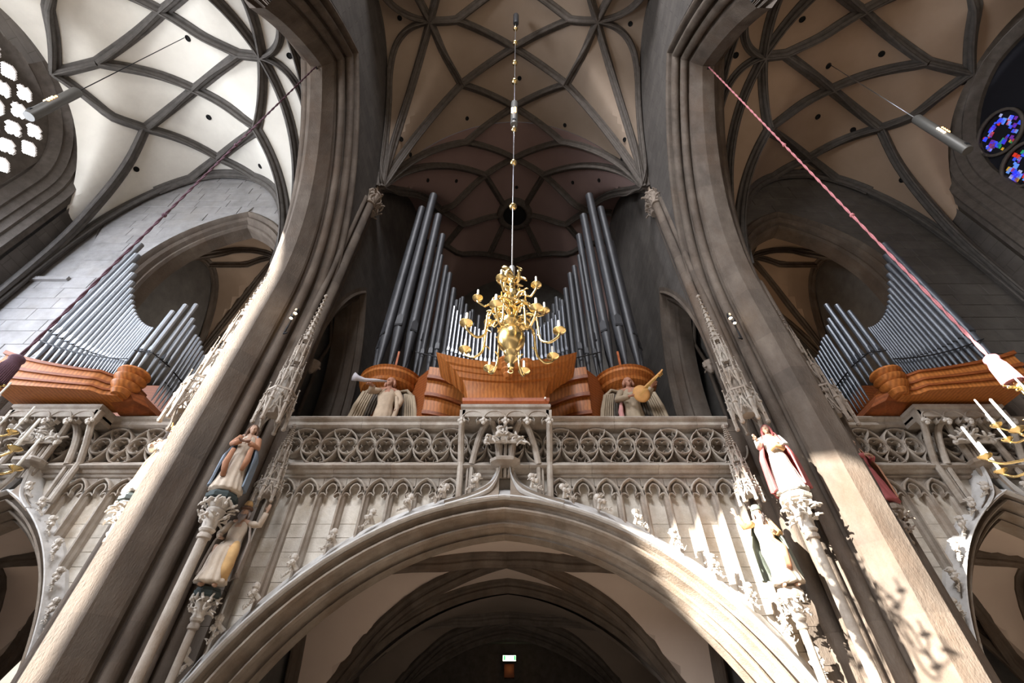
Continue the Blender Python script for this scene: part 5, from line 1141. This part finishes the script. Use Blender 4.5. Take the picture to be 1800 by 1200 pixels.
for s, rm_, lab, lab2 in ((-1, 'dark_rope', 'dark rope with tassel hanging from the left arch', 'white candled chandelier cut off by the left picture edge'), (1, 'pink_rope', 'pink rope with tassel hanging from the right arch', 'sunlit gilt chandelier with tall white candles at the right edge')):
    x, y = (-7.42, 5.04) if s < 0 else (7.02, 5.04)
    Rp = thing('tasselled_rope', lab, 'rope', (x, y, 4.0)); rb = MB(); n = 150
    for st in range(2):
        rb.tube([V_((x + .013 * math.cos(i * .9 + st * PI), y + .013 * math.sin(i * .9 + st * PI), 4.5 + (18.9 - 4.5) * i / n)) for i in range(n + 1)], .016, 5)
    rb.build('rope', rm_, Rp, smooth=True)
    for zz in (8.5, 12.0): MB().lathe((x, y, zz), [(.03, 0), (.045, .02), (.045, .06), (.03, .08)], 8).build('rope_clasp', rm_, Rp)
    ts = MB().lathe((x, y, 4.06), [(.10, 0), (.115, .04), (.105, .30), (.085, .38), (.10, .42), (.09, .46), (.04, .5)], 24); tt = ts.build('tassel', rm_, Rp, smooth=True, auto=40)
    fr = MB()
    for k in range(30): a = 2 * PI * k / 30; fr.tube([V_((x + .10 * math.cos(a), y + .10 * math.sin(a), 4.36)), V_((x + .122 * math.cos(a), y + .122 * math.sin(a), 4.05))], .008, 4)
    fr.build('fringe', rm_, tt, kind='stuff')
    MB().beam((x, y, 18.85), (x, y + .25, 19.1), .05, .05).build('iron_hook', 'black_iron', Rp)
    Ch = thing('small_chandelier', lab2, 'chandelier', (x, y, 2.6)); cc_ = V_((x, y, 0))
    MB().lathe((x, y, 0), [(.02, 2.62), (.06, 2.68), (.10, 2.78), (.13, 2.88), (.09, 2.98), (.04, 3.04), (.07, 3.1), (.05, 3.18), (.03, 3.26), (.055, 3.32), (.03, 3.4), (.05, 3.46), (.03, 3.54), (.045, 3.6), (.025, 3.7), (.025, 4.06)], 16).build('baluster_stem', 'brass', Ch, smooth=True, auto=45)
    st = MB()
    for k in range(10): a = 2 * PI * k / 10; st.tube([V_((x, y, 3.96)), V_((x + .14 * math.cos(a), y + .08 * math.sin(a), 3.96 + .12 * math.sin(a)))], [.03, .008], 6); st.ball((x + .15 * math.cos(a), y + .08 * math.sin(a), 3.96 + .13 * math.sin(a)), .022, 6, 4)
    st.ball((x, y - .02, 3.96), .07, 10, 6); st.build('star_crown', 'brass', Ch, smooth=True)
    for k in range(8): arm(Ch, cc_, math.radians(15 + 45 * k), 3.12, .06, .86, 3.12, .12, .9, .085, .44)
    for k in range(6): arm(Ch, cc_, math.radians(40 + 60 * k), 3.42, .05, .56, 3.46, .08, .6, .07, .40)
# spotlights on the piers
def spot(label, x, y, z, s, lit=8):
    S_ = thing('spotlight', label, 'lamp', (x, y, z))
    MB().tube([V_((x, y, z - .55)), V_((x, y + .02, z - .1)), V_((x, y, z + .3))], [.022, .025, .02], 8).beam((x, y - .02, z - .56), (x - s * .12, y - .06, z - .56), .035, .035).build('bracket', 'black_iron', S_, smooth=True)
    for dx, dz, r in ((-.05, .16, .06), (.0, -.04, .05)):
        h = MB().lathe((x + s * dx - s * .08, y - .12, z + dz), [(r * .9, 0), (r * 1.1, .02), (r * 1.1, .14), (r * .7, .2)], 14).build('lamp_housing', 'black_iron', S_, smooth=True, auto=40)
        MB().ball((x + s * dx - s * .08, y - .13, z + dz - .01), r * .85, 12, 6, (1, 1, .35)).build('lens', 'lamp_glow', h)
    d = bpy.data.lights.new('spot_light', 'POINT'); d.energy = lit; d.color = (1, .72, .4); d.shadow_soft_size = .06
    o = bpy.data.objects.new('spot_light', d); COL.objects.link(o); o.parent = S_; o.location = (-s * .12, -.2, .3)
spot('black bracket with two glowing spotlights on the brown left pier', -6.52, 8.98, 9.5, -1)
spot('black bracket with two glowing spotlights on the sunlit right pier', 6.18, 8.98, 9.3, 1)
spot('pair of small spotlights on the dark aisle side of the right pier', 7.55, 9.25, 10.25, 1, 14)
# lift everything so that the floor is at zero
for o in list(sc.objects):
    if o.parent is None and o.type in ('MESH', 'EMPTY'): o.location.z += EYE
GROUPS = {'statue': 'painted stone statues on the piers and gallery ends', 'statue_console': 'foliage consoles under the statues', 'statue_canopy': 'carved canopies over the statues',
          'angel': 'musician angels under the organ towers', 'tube_lamp': 'hanging tube lamps', 'side_organ': 'side organs in the aisles', 'tasselled_rope': 'tasselled ropes hung from the arcade arches',
          'small_chandelier': 'candle chandeliers on the tasselled ropes', 'spotlight': 'spotlight brackets on the piers', 'organ_gallery': 'stone organ galleries', 'arcade_arch': 'arcade piers and arches beside the nave'}
for o in sc.objects:
    if o.parent is None and 'label' in o:
        k = o.name.split('.')[0]
        if k in GROUPS: o['group'] = GROUPS[k]
